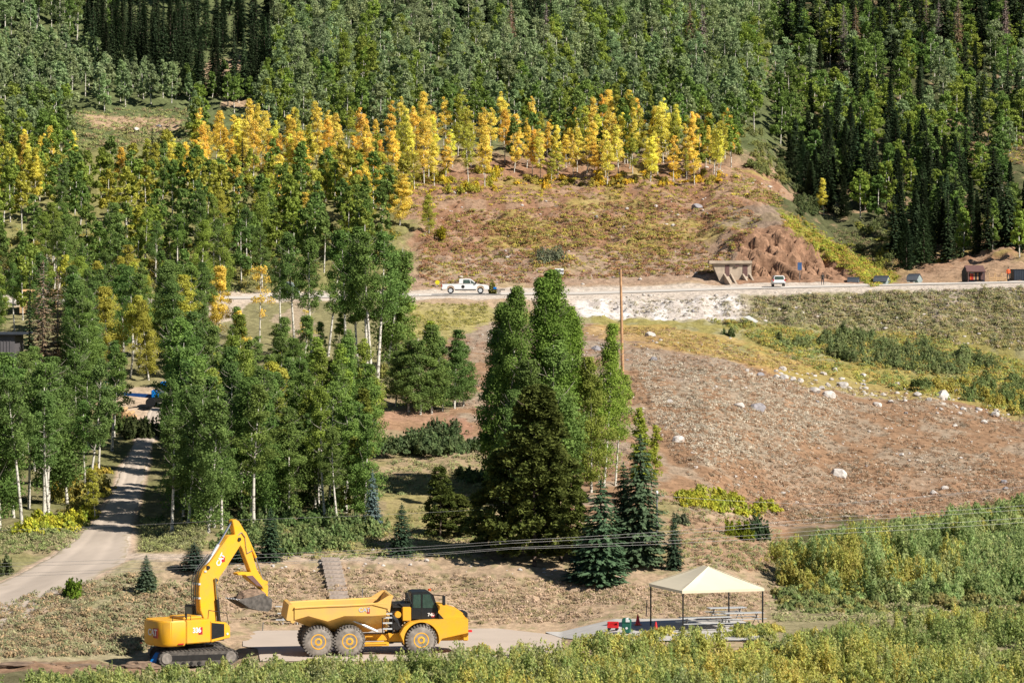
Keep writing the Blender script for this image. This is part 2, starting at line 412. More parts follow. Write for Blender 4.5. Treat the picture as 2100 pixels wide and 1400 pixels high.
# ------------------------------------------------------------------ the ground as one sheet
def in_poly(px, py, poly):
    ins = np.zeros(px.shape, bool); n = len(poly)
    for i in range(n):
        x0, y0 = poly[i]; x1, y1 = poly[(i + 1) % n]
        c = ((y0 > py) != (y1 > py)) & (px < (x1 - x0) * (py - y0) / ((y1 - y0) + 1e-9) + x0)
        ins ^= c
    return ins
C = lambda *a: np.array(a, float)
TAN, BROWN, PALE = C(.37, .27, .18), C(.265, .165, .10), C(.46, .40, .31)
OLIVE, YEL, ORG = C(.17, .16, .06), C(.33, .26, .055), C(.34, .17, .05)
FLOOR, DARKG, WHITE, SAGE = C(.15, .14, .07), C(.10, .115, .045), C(.66, .61, .57), C(.27, .25, .15)
RUST, GREYB = C(.32, .19, .115), C(.24, .20, .175)
def ground_colour(px, D):
    py = Ypx(px, D)
    x = X(px, D)
    wx = (fbm(x * .12, D * .12, 51, 4) - .5); wy = (fbm(x * .12, D * .12, 77, 4) - .5)
    qx = px + wx * 90; qy = py + wy * 45
    ex = px + wx * 120 + (fbm(x * .5, D * .4, 91, 3) - .5) * 60; eD = D + (fbm(x * .3, D * .25, 93, 3) - .5) * 26
    n1 = fbm(x * .35, D * .2, 5, 4)[..., None]; n2 = fbm(x * 1.6, D * 1.0, 15, 3)[..., None]
    n3 = fbm(x * .1, D * .07, 25, 3)[..., None]
    col = TAN * (.8 + .4 * n1)
    def mix(c, w):
        nonlocal col
        w = np.clip(w, 0, 1)
        if w.ndim == D.ndim: w = w[..., None]
        col = col * (1 - w) + c * w
    # bank behind the machines, greener to the left
    mix(SAGE * (.8 + .5 * n2), .75 * (1 - sstep(250, 420, qx)) * (qy > 1130))
    mix(C(.2, .19, .09), sstep(.55, .62, n2[..., 0]) * .5 * (qy > 1130) * (D < 235))
    # terrace under the near trees
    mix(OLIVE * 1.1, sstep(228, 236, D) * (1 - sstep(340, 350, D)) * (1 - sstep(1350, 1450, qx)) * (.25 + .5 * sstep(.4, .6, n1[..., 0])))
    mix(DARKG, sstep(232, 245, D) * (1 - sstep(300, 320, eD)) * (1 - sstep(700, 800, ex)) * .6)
    # brown field
    field = in_poly(qx, qy, [(1000, 665), (1200, 668), (1450, 715), (1700, 770), (1900, 800), (2080, 850), (2700, 900), (2700, 1100), (1600, 1110), (1440, 1010), (1200, 1060), (930, 880), (900, 700)])
    fcol = BROWN * .95 * (.85 + .45 * n2) * (1 - .55 * sstep(.45, .62, n1)) + PALE * .72 * .55 * sstep(.45, .62, n1)
    mix(fcol, field * 1.0)
    mix(RUST, (field * sstep(930, 1040, qy) * sstep(1300, 1450, qx) * .55))
    mix(C(.29, .235, .19), in_poly(qx, qy, [(930, 665), (1000, 660), (1250, 680), (1500, 730), (1560, 770), (1400, 780), (1200, 740), (930, 720)]) * .35)
    # orange-yellow band along the top of the field and the green hollow behind it
    hollow = sstep(352, 362, D) * (1 - sstep(424, 428, D)) * (1 - field)
    mix(C(.27, .235, .085) * (.8 + .4 * n2), hollow)
    mix(SAGE * 1.1, hollow * sstep(.5, .6, n1[..., 0]) * .6)
    mix(C(.38, .25, .09) * (.9 + .4 * n2), in_poly(qx, qy, [(1200, 670), (1350, 668), (1700, 752), (1650, 775), (1400, 715), (1200, 690)]) * .55)
    mix(YEL * C(1, 1.05, 1.6), in_poly(qx, qy, [(1600, 740), (2100, 800), (2100, 870), (1950, 820), (1650, 790)]) * .7)
    mix(C(.34, .29, .12), in_poly(qx, qy, [(820, 625), (1010, 625), (1010, 665), (900, 690), (840, 690)]) * .75)
    # embankment below the mountain road
    emb = sstep(419, 423, D) * (1 - sstep(434, 436, D)) * sstep(1150, 1210, px)
    ew = (1 - sstep(1500, 1560, qx))
    mix(C(.52, .46, .41) * (.85 + .3 * n2), emb * ew)
    mix(WHITE, emb * ew * sstep(.46, .56, fbm(x * .6, D * .12, 61, 3)))
    mix(C(.32, .28, .17) * (.8 + .4 * n2), emb * (1 - ew))
    mix(C(.38, .32, .26), emb * (1 - ew) * sstep(.45, .6, n1[..., 0]) * sstep(1850, 1950, qx))
    mix(C(.26, .25, .11), emb * (1 - ew * .8) * sstep(.55, .66, n2[..., 0]) * .7)
    # shoulder and mountain road
    mix(C(.50, .43, .36), sstep(431.5, 433, D) * (1 - sstep(447, 448, D)))
    # hill above the road
    hill = sstep(447, 450, D) * (1 - sstep(525, 555, eD)) * sstep(815, 855, ex)
    mix(C(.29, .165, .10) * (.75 + .5 * n2), hill)
    mix(C(.36, .25, .17), hill * sstep(.48, .58, n1[..., 0]) * .65)
    mix(C(.34, .29, .08), hill * sstep(.52, .60, n3[..., 0]) * .6)
    mix(C(.36, .27, .2), hill * (1 - sstep(462, 470, D)) * .6)
    cut = in_poly(qx, qy, [(1500, 470), (1620, 440), (1700, 500), (1760, 560), (1760, 600), (1540, 600), (1500, 560)]) * (D > 447) * (D < 490)
    mix(C(.32, .19, .12) * (.4 + 1.1 * n2), cut)
    mix(C(.26, .20, .15) * (.7 + .6 * n2), in_poly(qx, qy, [(1500, 420), (1600, 415), (1630, 450), (1560, 470), (1480, 460)]) * (D > 447) * .8)
    spur = in_poly(qx, qy, [(1600, 430), (1640, 440), (1730, 500), (1850, 570), (1800, 590), (1700, 530), (1620, 470)]) * (D > 447) * (D < 500)
    mix(C(.24, .24, .03), spur * .75)
    # wooded floors
    fl = sstep(447, 449, D) * (1 - sstep(810, 850, ex))
    mix(C(.22, .205, .085) * (.75 + .5 * n2), fl)
    up = sstep(535, 560, eD)
    mix(C(.12, .14, .06) * (.7 + .6 * n2), up * (1 - sstep(1590, 1620, ex)))
    rs = sstep(1590, 1620, ex) * sstep(480, 500, D)
    mix(C(.10, .105, .05) * (.7 + .6 * n2), rs * 1.0)
    mix(C(.36, .24, .15), rs * sstep(.58, .66, n1[..., 0]) * .7)
    rs2 = (px > 1840) * (D > 447) * (D < 500)
    mix(C(.36, .24, .15), rs2 * (1 - sstep(455, 475, D)) * 1.0)
    for poly in ([(160, 236), (370, 243), (372, 266), (260, 268), (190, 262)], [(455, 206), (520, 206), (520, 222), (455, 220)],
                 [(380, 150), (430, 130), (500, 120), (520, 135), (430, 165)], [(400, 190), (430, 170), (420, 190)]):
        mix(C(.42, .29, .19) * (.8 + .4 * n2), in_poly(px + wx * 30, py + wy * 12, poly) * (D > 500) * .9)
    # mid forest floor with the pale gravel yard
    mf = sstep(330, 345, D) * (1 - sstep(431, 433, D)) * (1 - sstep(800, 840, ex))
    mix(C(.22, .20, .10) * (.75 + .5 * n2), mf)
    mix(C(.46, .38, .30), in_poly(qx, qy, [(400, 595), (500, 592), (505, 660), (430, 675)]) * .9)
    mix(C(.36, .28, .20), in_poly(qx, qy, [(585, 600), (640, 600), (645, 690), (590, 690)]) * .8)
    mix(C(.45, .34, .25), in_poly(qx, qy, [(225, 800), (380, 800), (360, 870), (290, 880), (240, 860)]) * .85)
    # scarred soil left of the excavator
    mix(C(.22, .14, .09) * (.6 + .8 * n2), (px < 330) * sstep(192, 195, D) * (1 - sstep(199, 201.5, D)))
    # grassy verge right of the tent
    mix(C(.24, .21, .12), (D < 262) * sstep(1560, 1620, qx))
    mix(C(.12, .11, .06), (D < 194) * 1.0)
    # willow floor
    mix(C(.10, .09, .045), sstep(224, 230, eD) * (1 - sstep(285, 295, eD)) * sstep(1600, 1660, qx))
    # terrace slope below field: tan / rust patches
    mix(C(.30, .19, .12), in_poly(qx, qy, [(1360, 1050), (1500, 1060), (1620, 1160), (1560, 1180), (1400, 1120)]) * .7)
    mix(C(.33, .18, .12), in_poly(qx, qy, [(760, 840), (860, 835), (960, 850), (975, 900), (840, 890), (770, 880)]) * .7)
    mix(C(.28, .24, .10), in_poly(qx, qy, [(780, 990), (1000, 960), (960, 1070), (780, 1080)]) * .6)
    # trodden line across the lower field
    for x0, y0, x1, y1, w in ((1560, 1052, 2120, 998, 3.0), (1400, 1040, 1620, 1078, 2.5), (1620, 1082, 2100, 1052, 2)):
        t = (px - x0) / (x1 - x0); yy = y0 + (y1 - y0) * t
        mix(C(.22, .18, .15), (1 - sstep(w * .5, w, np.abs(py - yy))) * (t > 0) * (t < 1) * (D > 235) * .7)
    # dirt track and its trampled edges
    c, w = road_centre(D)
    e = np.abs(px - c) + wx * 20
    mix(C(.40, .30, .22), (1 - sstep(w, w * 1.25, e)) * (D > 204) * (D < 336))
    mix(C(.47, .40, .33) * (.94 + .12 * n2), (1 - sstep(w * .85, w * 1.0, e)) * (D > 204) * (D < 336))
    # straight branch of the track towards the steps
    yb = np.interp(px, [250, 400, 700, 860], [1140, 1143, 1145, 1150])
    mix(C(.42, .34, .27), (1 - sstep(5, 9, np.abs(py - yb))) * (px > 240) * (px < 880) * (D < 245) * (.9 - .4 * sstep(420, 560, px)))
    return np.clip(col, .01, .9)
pxs = np.concatenate([np.linspace(-3500, -320, 40), np.arange(-300, 2401, 5.0), np.linspace(2440, 5600, 40)])
dd = [60.0]
while dd[-1] < 1400:
    d = dd[-1]
    dd.append(d + (3 if d < 150 else .36 if d < 235 else .55 if d < 346 else .7 if d < 420 else .34 if d < 480 else .9 if d < 640 else 3 if d < 860 else 12))
dd = np.array(dd)
PX, DD = np.meshgrid(pxs, dd)
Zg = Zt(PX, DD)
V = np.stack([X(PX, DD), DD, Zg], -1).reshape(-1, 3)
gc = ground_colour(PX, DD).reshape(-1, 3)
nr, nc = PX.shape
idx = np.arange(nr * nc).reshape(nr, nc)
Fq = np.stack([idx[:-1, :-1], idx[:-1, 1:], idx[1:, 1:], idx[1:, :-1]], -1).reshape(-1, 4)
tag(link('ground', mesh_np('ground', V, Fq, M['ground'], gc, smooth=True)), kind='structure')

# flat strips laid on it: parking pad, mountain road
def strip(name, pts_near, pts_far, mat, lift=.03, sub=60):
    vs = []; fs = []
    n = len(pts_near)
    for a, b in zip(pts_near, pts_far):
        for k in range(5):
            p = a.lerp(b, k / 4); vs.append((p.x, p.y, p.z + lift))
    for i in range(n - 1):
        for k in range(4):
            fs.append((i * 5 + k, (i + 1) * 5 + k, (i + 1) * 5 + k + 1, i * 5 + k + 1))
    me = mesh_np(name, np.array(vs), np.array(fs), mat, smooth=True)
    o = link(name, me); tag(o, kind='structure'); return o
near = []; far = []
for px in np.arange(498, 1162, 6):
    d1 = np.interp(px, [455, 600, 1000, 1160], [214.5, 215.5, 215.5, 210])
    d0 = np.interp(px, [498, 528, 534], [204.3, 203, 196.2])
    near.append(Vector((X(px, d0), d0, -.3))); far.append(Vector((X(px, d1), d1, -.3)))
M['pad'] = plain('dusty_pad', (.56, .465, .38), .9, 0, .05, .35, .1)
strip('parking_pad', near, far, M['pad'], .03)
near = []; far = []
for px in np.arange(1120, 1566, 6):
    d0 = max(199.5, 212 - (px - 1120) * .1); zs = float(np.interp(px, [1150, 1260, 1600], [-.3, .5, .55])); near.append(Vector((X(px, d0), d0, zs))); far.append(Vector((X(px, 212.5), 212.5 - max(0, px - 1510) * .16, zs)))
M['slab'] = plain('slab_concrete', (.56, .53, .49), .9, 0, .08, 1.2, .08)
strip('concrete_slab', near, far, M['slab'], .05)
near = []; far = []
M['asphalt'] = plain('pale_asphalt', (.50, .455, .41), .85, 0, .12, .5)
for px in np.arange(-500, 2620, 15):
    near.append(Vector((X(px, 436.5), 436.5, float(Zbase(px, 436.5)) + .03))); far.append(Vector((X(px, 443.5), 443.5, float(Zbase(px, 443.5)) + .03)))
m_, nt_, out_ = new_mat('worn_road'); d_ = nt_.nodes.new('ShaderNodeBsdfDiffuse'); nz_ = nt_.nodes.new('ShaderNodeTexNoise'); nz_.inputs['Scale'].default_value = .3
cr_ = nt_.nodes.new('ShaderNodeValToRGB'); cr_.color_ramp.elements[0].color = (.58, .53, .47, 1); cr_.color_ramp.elements[1].color = (.66, .61, .54, 1)
nt_.links.new(nz_.outputs['Fac'], cr_.inputs[0]); nt_.links.new(cr_.outputs[0], d_.inputs[0]); nt_.links.new(d_.outputs[0], out_.inputs[0])
strip('mountain_road', near, far, m_, .04)

m_, nt_, out_ = new_mat('packed_dirt'); d_ = nt_.nodes.new('ShaderNodeBsdfDiffuse'); a_ = nt_.nodes.new('ShaderNodeAttribute'); a_.attribute_name = 'col'
nt_.links.new(a_.outputs['Color'], d_.inputs[0]); nt_.links.new(d_.outputs[0], out_.inputs[0])
Dt = np.arange(205.5, 335, .4); uu = np.linspace(-1, 1, 33)
Dg, Ug = np.meshgrid(Dt, uu, indexing='ij')
cg, wg = road_centre(Dg)
edge = 1 + .16 * (fbm(Dg * .35, np.sign(Ug) * 7, 5, 3) - .5) * 2
pxg = cg + wg * .97 * Ug * edge
xg = X(pxg, Dg)
n_ = fbm(xg * .35, Dg * .18, 71, 4)[..., None]; n2_ = fbm(xg * 2.2, Dg * 1.4, 73, 3)[..., None]
rut = (np.exp(-((np.abs(Ug) - .42) / .13) ** 2))[..., None]
cc_ = C(.50, .42, .345) * (.80 + .36 * n_) * (.94 + .12 * n2_) * (1 + .08 * rut)
gr = sstep(.78, 1.0, np.abs(Ug) + (n2_[..., 0] - .5) * .5)[..., None]
cc_ = cc_ * (1 - gr) + C(.34, .28, .19) * gr
Vt = np.stack([xg, Dg, Zt(pxg, Dg) + .05 - .05 * sstep(.85, 1, np.abs(Ug)) * 1.5 - .03 * rut[..., 0]], -1).reshape(-1, 3)
it = np.arange(Dg.size).reshape(Dg.shape)
tag(link('dirt_track', mesh_np('dirt_track', Vt, np.stack([it[:-1, :-1], it[:-1, 1:], it[1:, 1:], it[1:, :-1]], -1).reshape(-1, 4), m_, cc_.reshape(-1, 3), smooth=True)), kind='structure')

# ------------------------------------------------------------------ foliage builders
def rand_unit(n):
    v = rng.normal(size=(n, 3)); return v / np.linalg.norm(v, axis=1, keepdims=True)
def leaf_cloud(P, Nn, size, aspect=1.0, up=None):
    """one quad per point, facing Nn"""
    n = len(P)
    Nn = Nn / np.maximum(np.linalg.norm(Nn, axis=1, keepdims=True), 1e-6)
    r = rand_unit(n) if up is None else up + rand_unit(n) * .35
    t = np.cross(Nn, r); t /= np.maximum(np.linalg.norm(t, axis=1, keepdims=True), 1e-6)
    b = np.cross(Nn, t)
    s = np.asarray(size)[:, None] * .5
    sa = s * aspect
    j = rng.uniform(.6, 1.25, (n, 4, 1))
    Q = np.stack([P - b * sa * j[:, 0], P + t * s * j[:, 1], P + b * sa * j[:, 2], P - t * s * j[:, 3]], 1)
    return Q.reshape(-1, 3), np.arange(4 * n, dtype=np.int32).reshape(-1, 4)
def leaf_mesh(name, Q, Fq, mat, clump=None, col=None):
    me = mesh_np(name, Q, Fq, mat, col)
    n = len(Fq)
    r = rng.uniform(0, 1, n) if clump is None else clump
    a = me.attributes.new('rnd', 'FLOAT', 'POINT')
    a.data.foreach_set('value', np.repeat(r, 4).astype(np.float32))
    return me
def trunk_mesh(name, H, r0, mat, bend=.25, branches=(), n=7, seg=8, top=.98, bmat=None):
    mb = MB(); pts = []
    a, b = random.uniform(0, 6.3), random.uniform(0, 6.3)
    for i in range(seg + 1):
        t = i / seg
        pts.append(Vector((bend * math.sin(t * 3 + a) - bend * math.sin(a), bend * math.sin(t * 2.3 + b) - bend * math.sin(b), -.35 + (H * top + .35) * t)))
    rad = [r0 * (1.15 if i == 0 else 1) * (1 - .85 * (i / seg)) for i in range(seg + 1)]
    for i in range(seg): mb.tube(pts[i], pts[i + 1], rad[i], rad[i + 1], n, caps=False)
    nf = len(mb.F)
    def axis(z):
        t = (z + .35) / (H * top + .35) * seg; i = min(int(max(t, 0)), seg - 1); return pts[i].lerp(pts[i + 1], t - i)
    for z, az, L_, el, rr in branches:
        p0 = axis(z); d = Vector((math.cos(az) * math.cos(el), math.sin(az) * math.cos(el), math.sin(el)))
        p1 = p0 + d * L_ * .6; p2 = p1 + (d + Vector((0, 0, .35))).normalized() * L_ * .4
        mb.tube(p0, p1, rr, rr * .6, 4, caps=False); mb.tube(p1, p2, rr * .6, rr * .15, 4, caps=False)
    me = bpy.data.meshes.new(name); me.from_pydata(mb.V, [], mb.F); me.materials.append(mat)
    if bmat:
        me.materials.append(bmat); ix = np.zeros(len(me.polygons), np.int32); ix[nf:] = 1; me.polygons.foreach_set('material_index', ix)
    me.polygons.foreach_set('use_smooth', np.ones(len(me.polygons), bool))
    return me, axis
def make_aspen(H, crown0, rad, nclump, nleaf, lsize, r0=.14, dens=1.0, taper=.55, n=7):
    br = []
    for i in range(int(16 * dens) + 4):
        z = H * random.uniform(crown0 * .85, .93); t = (z / H - crown0) / (1 - crown0)
        L_ = rad * (.5 + .8 * math.sin(math.pi * min(max(.12 + .8 * t, 0), 1))) * .9
        br.append((z, random.uniform(0, 6.3), L_, R(random.uniform(15, 50)), .028 + .02 * (1 - t)))
    tm, axis = trunk_mesh('trunk', H, r0, M['bark'], random.uniform(.08, .3), br, n, bmat=M['twig'])
    Pc = []; Rc = []
    while len(Pc) < nclump:
        t = rng.uniform(0, 1) ** .9
        env = rad * (math.sin(math.pi * (.10 + .86 * t ** (1 - .3 * taper))) ** .75) * (1 - .35 * taper * t)
        env *= .55 + .9 * vnoise(np.array([len(Pc) * .13 + 5]), np.array([t * 5.0]), 3)[0]
        rr = env * math.sqrt(rng.uniform(.08, 1)); az = rng.uniform(0, 6.283)
        z = H * (crown0 + (1.0 - crown0) * t)
        a = axis(min(z, H * .97))
        Pc.append((a.x + rr * math.cos(az), a.y + rr * math.sin(az), z)); Rc.append(rng.uniform(.32, .85) * rad / 1.8 * (1.15 - .5 * t))
    Pc = np.array(Pc); Rc = np.array(Rc)
    k = rng.integers(0, nclump, nleaf)
    u = rand_unit(nleaf); ud = u.copy(); u[:, 2] *= .7
    P = Pc[k] + u * Rc[k][:, None] * rng.uniform(.35, 1.05, nleaf)[:, None] ** .6
    P += rng.normal(0, .09, P.shape)
    P[:, 2] = np.minimum(P[:, 2], H * 1.01)
    c = np.array([0, 0, H * (crown0 + 1) / 2])
    outw = P - c; outw /= np.linalg.norm(outw, axis=1, keepdims=True)
    Nn = ud * .55 + outw * .45 + rand_unit(nleaf) * .85 + np.array([0, 0, .3])
    Q, Fq = leaf_cloud(P, Nn, rng.uniform(.75, 1.3, nleaf) * lsize, 1.0)
    cl = rng.uniform(0, 1, nclump)[k] * .6 + rng.uniform(0, 1, nleaf) * .4
    return tm, leaf_mesh('crown', Q, Fq, M['leaf'], cl)
def make_conifer(H, rad, levels, per, frond, nseg, droop=.35, mat=None, bark=None, gap=.06, needle=.34, base_r=.16, ragged=.3, stick=0, power=.85):
    tm_br = []
    P = []; N = []; S = []; U = []; K = []
    bid = 0
    for l in range(levels):
        t = (l + rng.uniform(-.3, .3)) / levels; t = min(max(t, 0), .985)
        z = H * (gap + (1 - gap) * t)
        R0 = rad * (1 - t) ** power * (.85 + .15 * math.sin(l * 1.7)) * min(1, .72 + t * 2.2) + .08
        m = max(4, int(per * (1 - t * .55)))
        a0 = rng.uniform(0, 6.28)
        for b in range(m):
            az = a0 + 6.283 * b / m + rng.uniform(-.3, .3)
            L_ = R0 * rng.uniform(1 - ragged, 1 + ragged * .5)
            if rng.uniform() < .06: continue
            bid += 1
            kk = max(2, int(nseg * (L_ / rad) + 1.5))
            if stick and rng.uniform() < stick: tm_br.append((z, az, L_, -.15, .025))
            s = (np.arange(kk) + rng.uniform(0, 1, kk)) / kk
            s = .12 + .88 * s
            side = rng.uniform(-1, 1, kk) * .28 * L_ * (1.1 - s) + rng.uniform(-.08, .08, kk)
            zz_ = z - droop * L_ * s ** 1.3 + .16 * L_ * s ** 3 * 2 * droop + rng.uniform(-.07, .05, kk)
            x = np.cos(az) * s * L_ - np.sin(az) * side; y = np.sin(az) * s * L_ + np.cos(az) * side
            P.append(np.stack([x, y, zz_], 1))
            rad_v = np.array([np.cos(az), np.sin(az), 0])
            N.append(np.tile(np.array([0, 0, 1.0]) + rad_v * .45, (kk, 1)) + rand_unit(kk) * .45)
            U.append(np.tile(rad_v + np.array([0, 0, -.25]), (kk, 1)))
            S.append(rng.uniform(.8, 1.3, kk) * needle * (1 - .45 * t)); K.append(np.full(kk, rng.uniform()))
    # the leading shoot
    kk = 10; P.append(np.stack([rng.normal(0, .03, kk), rng.normal(0, .03, kk), H * (1.0 - .05 * rng.uniform(-.3, 1, kk))], 1))
    N.append(rand_unit(kk)); U.append(np.tile([0, 0, 1.0], (kk, 1))); S.append(np.full(kk, .2)); K.append(np.full(kk, .5))
    P = np.concatenate(P); N = np.concatenate(N); U = np.concatenate(U); S = np.concatenate(S); K = np.concatenate(K)
    tm, ax = trunk_mesh('trunk', H, base_r, bark or M['bark2'], .03, tm_br, 6)
    # long axis of each spray follows the branch
    n = len(P); Nn = N / np.linalg.norm(N, axis=1, keepdims=True)
    U2 = U + rand_unit(n) * .5
    b = U2 - Nn * (U2 * Nn).sum(1, keepdims=True); b /= np.linalg.norm(b, axis=1, keepdims=True)
    tt = np.cross(Nn, b); s = S[:, None]
    Q = np.stack([P - b * s * .5, P + tt * s * .34, P + b * s * .7, P - tt * s * .34], 1).reshape(-1, 3)
    return tm, leaf_mesh('crown', Q, np.arange(4 * n, dtype=np.int32).reshape(-1, 4), mat or M['needle'], K * .7 + rng.uniform(0, .3, n))
def make_pine(H, rad, nclump, nleaf, crown0=.06):
    br = [(H * random.uniform(.1, .92), random.uniform(0, 6.3), rad * .7, R(20), .03) for _ in range(22)]
    tm, axis = trunk_mesh('trunk', H, .09, M['bark2'], .08, br)
    t = rng.uniform(0, 1, nclump) ** 1.15
    env = rad * (1 - t) ** .7 * np.minimum(1, .6 + t * 3) + .15
    rr = env * np.sqrt(rng.uniform(.01, 1.05, nclump)); az = rng.uniform(0, 6.283, nclump)
    Pc = np.stack([rr * np.cos(az), rr * np.sin(az), H * (crown0 + (1 - crown0) * t) + rr * .12], 1)
    k = rng.integers(0, nclump, nleaf)
    o = np.stack([np.cos(az), np.sin(az), np.full(nclump, .9)], 1)[k] * .8 + rand_unit(nleaf) * .8
    o /= np.linalg.norm(o, axis=1, keepdims=True)
    P = Pc[k] + o * rng.uniform(.02, .52, nleaf)[:, None]
    Nn = np.cross(o, rand_unit(nleaf)); Nn[:, 2] = np.abs(Nn[:, 2]) + .3
    Q, Fq = leaf_cloud(P, Nn, rng.uniform(.10, .17, nleaf), 1.5, up=None)
    return tm, leaf_mesh('crown', Q, Fq, M['needle'], rng.uniform(0, 1, nclump)[k] * .7 + rng.uniform(0, .3, nleaf))

PRO = {}
PRO['tall'] = [make_aspen(12, random.uniform(.34, .55), random.uniform(1.35, 1.85), 62, 9500, .14, .15) for _ in range(6)]
PRO['full'] = [make_aspen(10, random.uniform(.07, .2), random.uniform(1.65, 2.1), 90, 14500, .14, .12, 1.2, .8) for _ in range(6)]
PRO['slim'] = [make_aspen(10, random.uniform(.16, .3), random.uniform(1.1, 1.45), 60, 6500, .16, .10, 1, .8) for _ in range(5)]
PRO['wisp'] = [make_aspen(10, random.uniform(.16, .34), random.uniform(1.1, 1.6), 46, 3600, .18, .10, 1, .9) for _ in range(6)]
PRO['sparse'] = [make_aspen(11, .3, 1.9, 22, 1500, .18, .12, 1.3) for _ in range(2)]
PRO['giant'] = [make_aspen(18, .13, 2.8, 200, 26000, .17, .2, 1.4, 1.15) for _ in range(4)]
PRO['fir'] = [make_conifer(15, random.uniform(1.45, 1.8), 50, 10, 1, 11, .45, needle=.46) for _ in range(4)]
PRO['spruce'] = [make_conifer(8, 2.3, 36, 17, 1, 30, .22, needle=.34, gap=.03, ragged=.22, power=.62) for _ in range(3)]
PRO['pine'] = [make_pine(9, 2.3, 330, 36000) for _ in range(2)] + [make_pine(8, 1.4, 150, 14000)]
PRO['dead'] = [make_conifer(13, 1.7, 44, 12, 1, 13, .35, bark=M['deadbark'], stick=.5, needle=.30, power=.5) for _ in range(2)]
PH = dict(tall=12, full=10, slim=10, wisp=10, sparse=11, giant=18, fir=15, spruce=8, pine=9, dead=13)
COLS = dict(
    near=(.165, .26, .072), mid=(.21, .305, .08), bright=(.29, .37, .075), lime=(.36, .42, .06), sage=(.29, .37, .175), pale=(.36, .44, .215),
    gold=(.93, .75, .16), orange=(.93, .67, .13), lemon=(.90, .84, .16), mixed=(.50, .50, .09),
    fir=(.040, .060, .028), firb=(.056, .088, .040), spruce=(.09, .145, .07), pine=(.115, .14, .034), pinel=(.25, .26, .055), dead=(.30, .20, .12), reddead=(.55, .28, .18), greydead=(.28, .22, .20))
TREES = []   # dicts; decided first, built after
def plan(sp, px, base=None, D=None, top=None, h=None, col='mid', stand='', name=None, extra='', label=None, jit=.12, proto=None, w=1.0):
    if D is None: D = D_of(px, base)
    if h is None: h = (Ypx(np.array(float(px)), np.array(float(D))) - top) / F * D
    c = np.array(COLS[col] if isinstance(col, str) else col)
    c = c * (1 + rng.uniform(-jit, jit)) * (1 + rng.uniform(-jit * .5, jit * .5, 3))
    TREES.append(dict(sp=sp, px=float(px), D=float(D), h=float(h), col=c, stand=stand, name=name, extra=extra, label=label, proto=proto, w=w))
def stand(sps, px0, px1, n, b0, b1, h0, h1, cols, desc, name, mind=2.0, ok=None, wr=(.9, 1.15)):
    """n trees of species sps rooted between picture rows b0 and b1 of the hillside"""
    got = []; tries = 0
    while len(got) < n and tries < n * 40:
        tries += 1
        px = rng.uniform(px0, px1); by = rng.uniform(b0, b1)
        if ok is not None and not ok(px, by): continue
        D = D_of(px, by) + rng.uniform(-1.5, 1.5)
        x = X(px, D)
        if any((x - a) ** 2 + (D - b) ** 2 < mind ** 2 for a, b in got): continue
        got.append((x, D))
        sp = sps[rng.integers(len(sps))]; c = cols[rng.integers(len(cols))]
        plan(sp, px, D=D, h=rng.uniform(h0, h1), col=c, stand=desc, name=name, w=rng.uniform(*wr))
def off_track(px, by):
    D = D_of(px, by); c, w = road_centre(D)
    return abs(px - c) > w + 28 or D > 336
# --- aspens near the machines
A = 'aspen'
stand(['tall', 'full', 'tall'], -60, 236, 17, 1030, 1092, 9.2, 11.4, ['near', 'near', 'mid'], 'left of the dirt track', A, 1.6, lambda p, b: off_track(p, b) and p < 240)
stand(['tall', 'tall', 'full'], -60, 235, 20, 880, 1020, 6.4, 8.6, ['near', 'mid'], 'in the back row left of the dirt track', A, 1.8, lambda p, b: off_track(p, b) and p < 245)
stand(['full', 'tall', 'slim'], 352, 560, 24, 1010, 1095, 7.5, 10.6, ['near', 'near', 'mid'], 'right of the dirt track behind the digger', A, 1.6, off_track)
stand(['full', 'tall', 'slim'], 560, 750, 17, 1005, 1078, 6.5, 9.8, ['near', 'mid', 'bright', 'mid'], 'above the wooden steps', A, 1.6)
stand(['tall', 'full'], 368, 440, 8, 885, 990, 9.5, 12, ['near', 'mid', 'mid'], 'in the grove beyond the digger', A, 2.0, off_track)
stand(['slim', 'full'], 430, 600, 15, 885, 990, 7, 9.2, ['near', 'mid', 'bright', 'lime', 'mixed'], 'beyond the digger boom', A, 2.0, off_track)
stand(['full', 'slim'], 600, 760, 9, 870, 960, 7, 9, ['mid', 'bright'], 'between the tall trunks and the steps', A, 2.0)
stand(['tall', 'full'], -40, 210, 18, 720, 860, 8, 10.5, ['near', 'mid'], 'around the dark shed', A, 2.2, lambda p, b: p > 150 or (b < 700 and p < 0))
stand(['tall', 'full'], 180, 600, 30, 690, 780, 7.5, 10.5, ['near', 'mid', 'mid', 'mixed'], 'behind the blue lift', A, 2.2, lambda p, b: p < 405)
stand(['full', 'slim'], 400, 620, 12, 760, 850, 5, 7, ['mid', 'bright'], 'in the low growth right of the blue lift', A, 2.2)
stand(['tall', 'full'], -20, 420, 26, 625, 690, 7, 9.5, ['near', 'mid', 'bright', 'mixed'], 'just below the mountain road', A, 2.4)
for px, b, t, sp, c in [(604, 715, 478, 'tall', 'near'), (577, 700, 500, 'tall', 'near'), (640, 740, 490, 'tall', 'near'), (673, 730, 500, 'tall', 'mid'), (709, 755, 475, 'tall', 'near'),
                        (735, 765, 500, 'tall', 'near'), (752, 778, 468, 'tall', 'near'), (762, 782, 480, 'tall', 'mid'), (774, 778, 476, 'tall', 'near'), (795, 760, 500, 'full', 'mid'),
                        (815, 755, 520, 'full', 'bright'), (690, 745, 640, 'slim', 'bright'), (655, 770, 660, 'slim', 'mid'), (620, 790, 640, 'full', 'mid'), (590, 800, 650, 'full', 'mid')]:
    plan(sp, px, base=b, top=t, col=c, stand='in the tall grove left of the pickup', name=A)
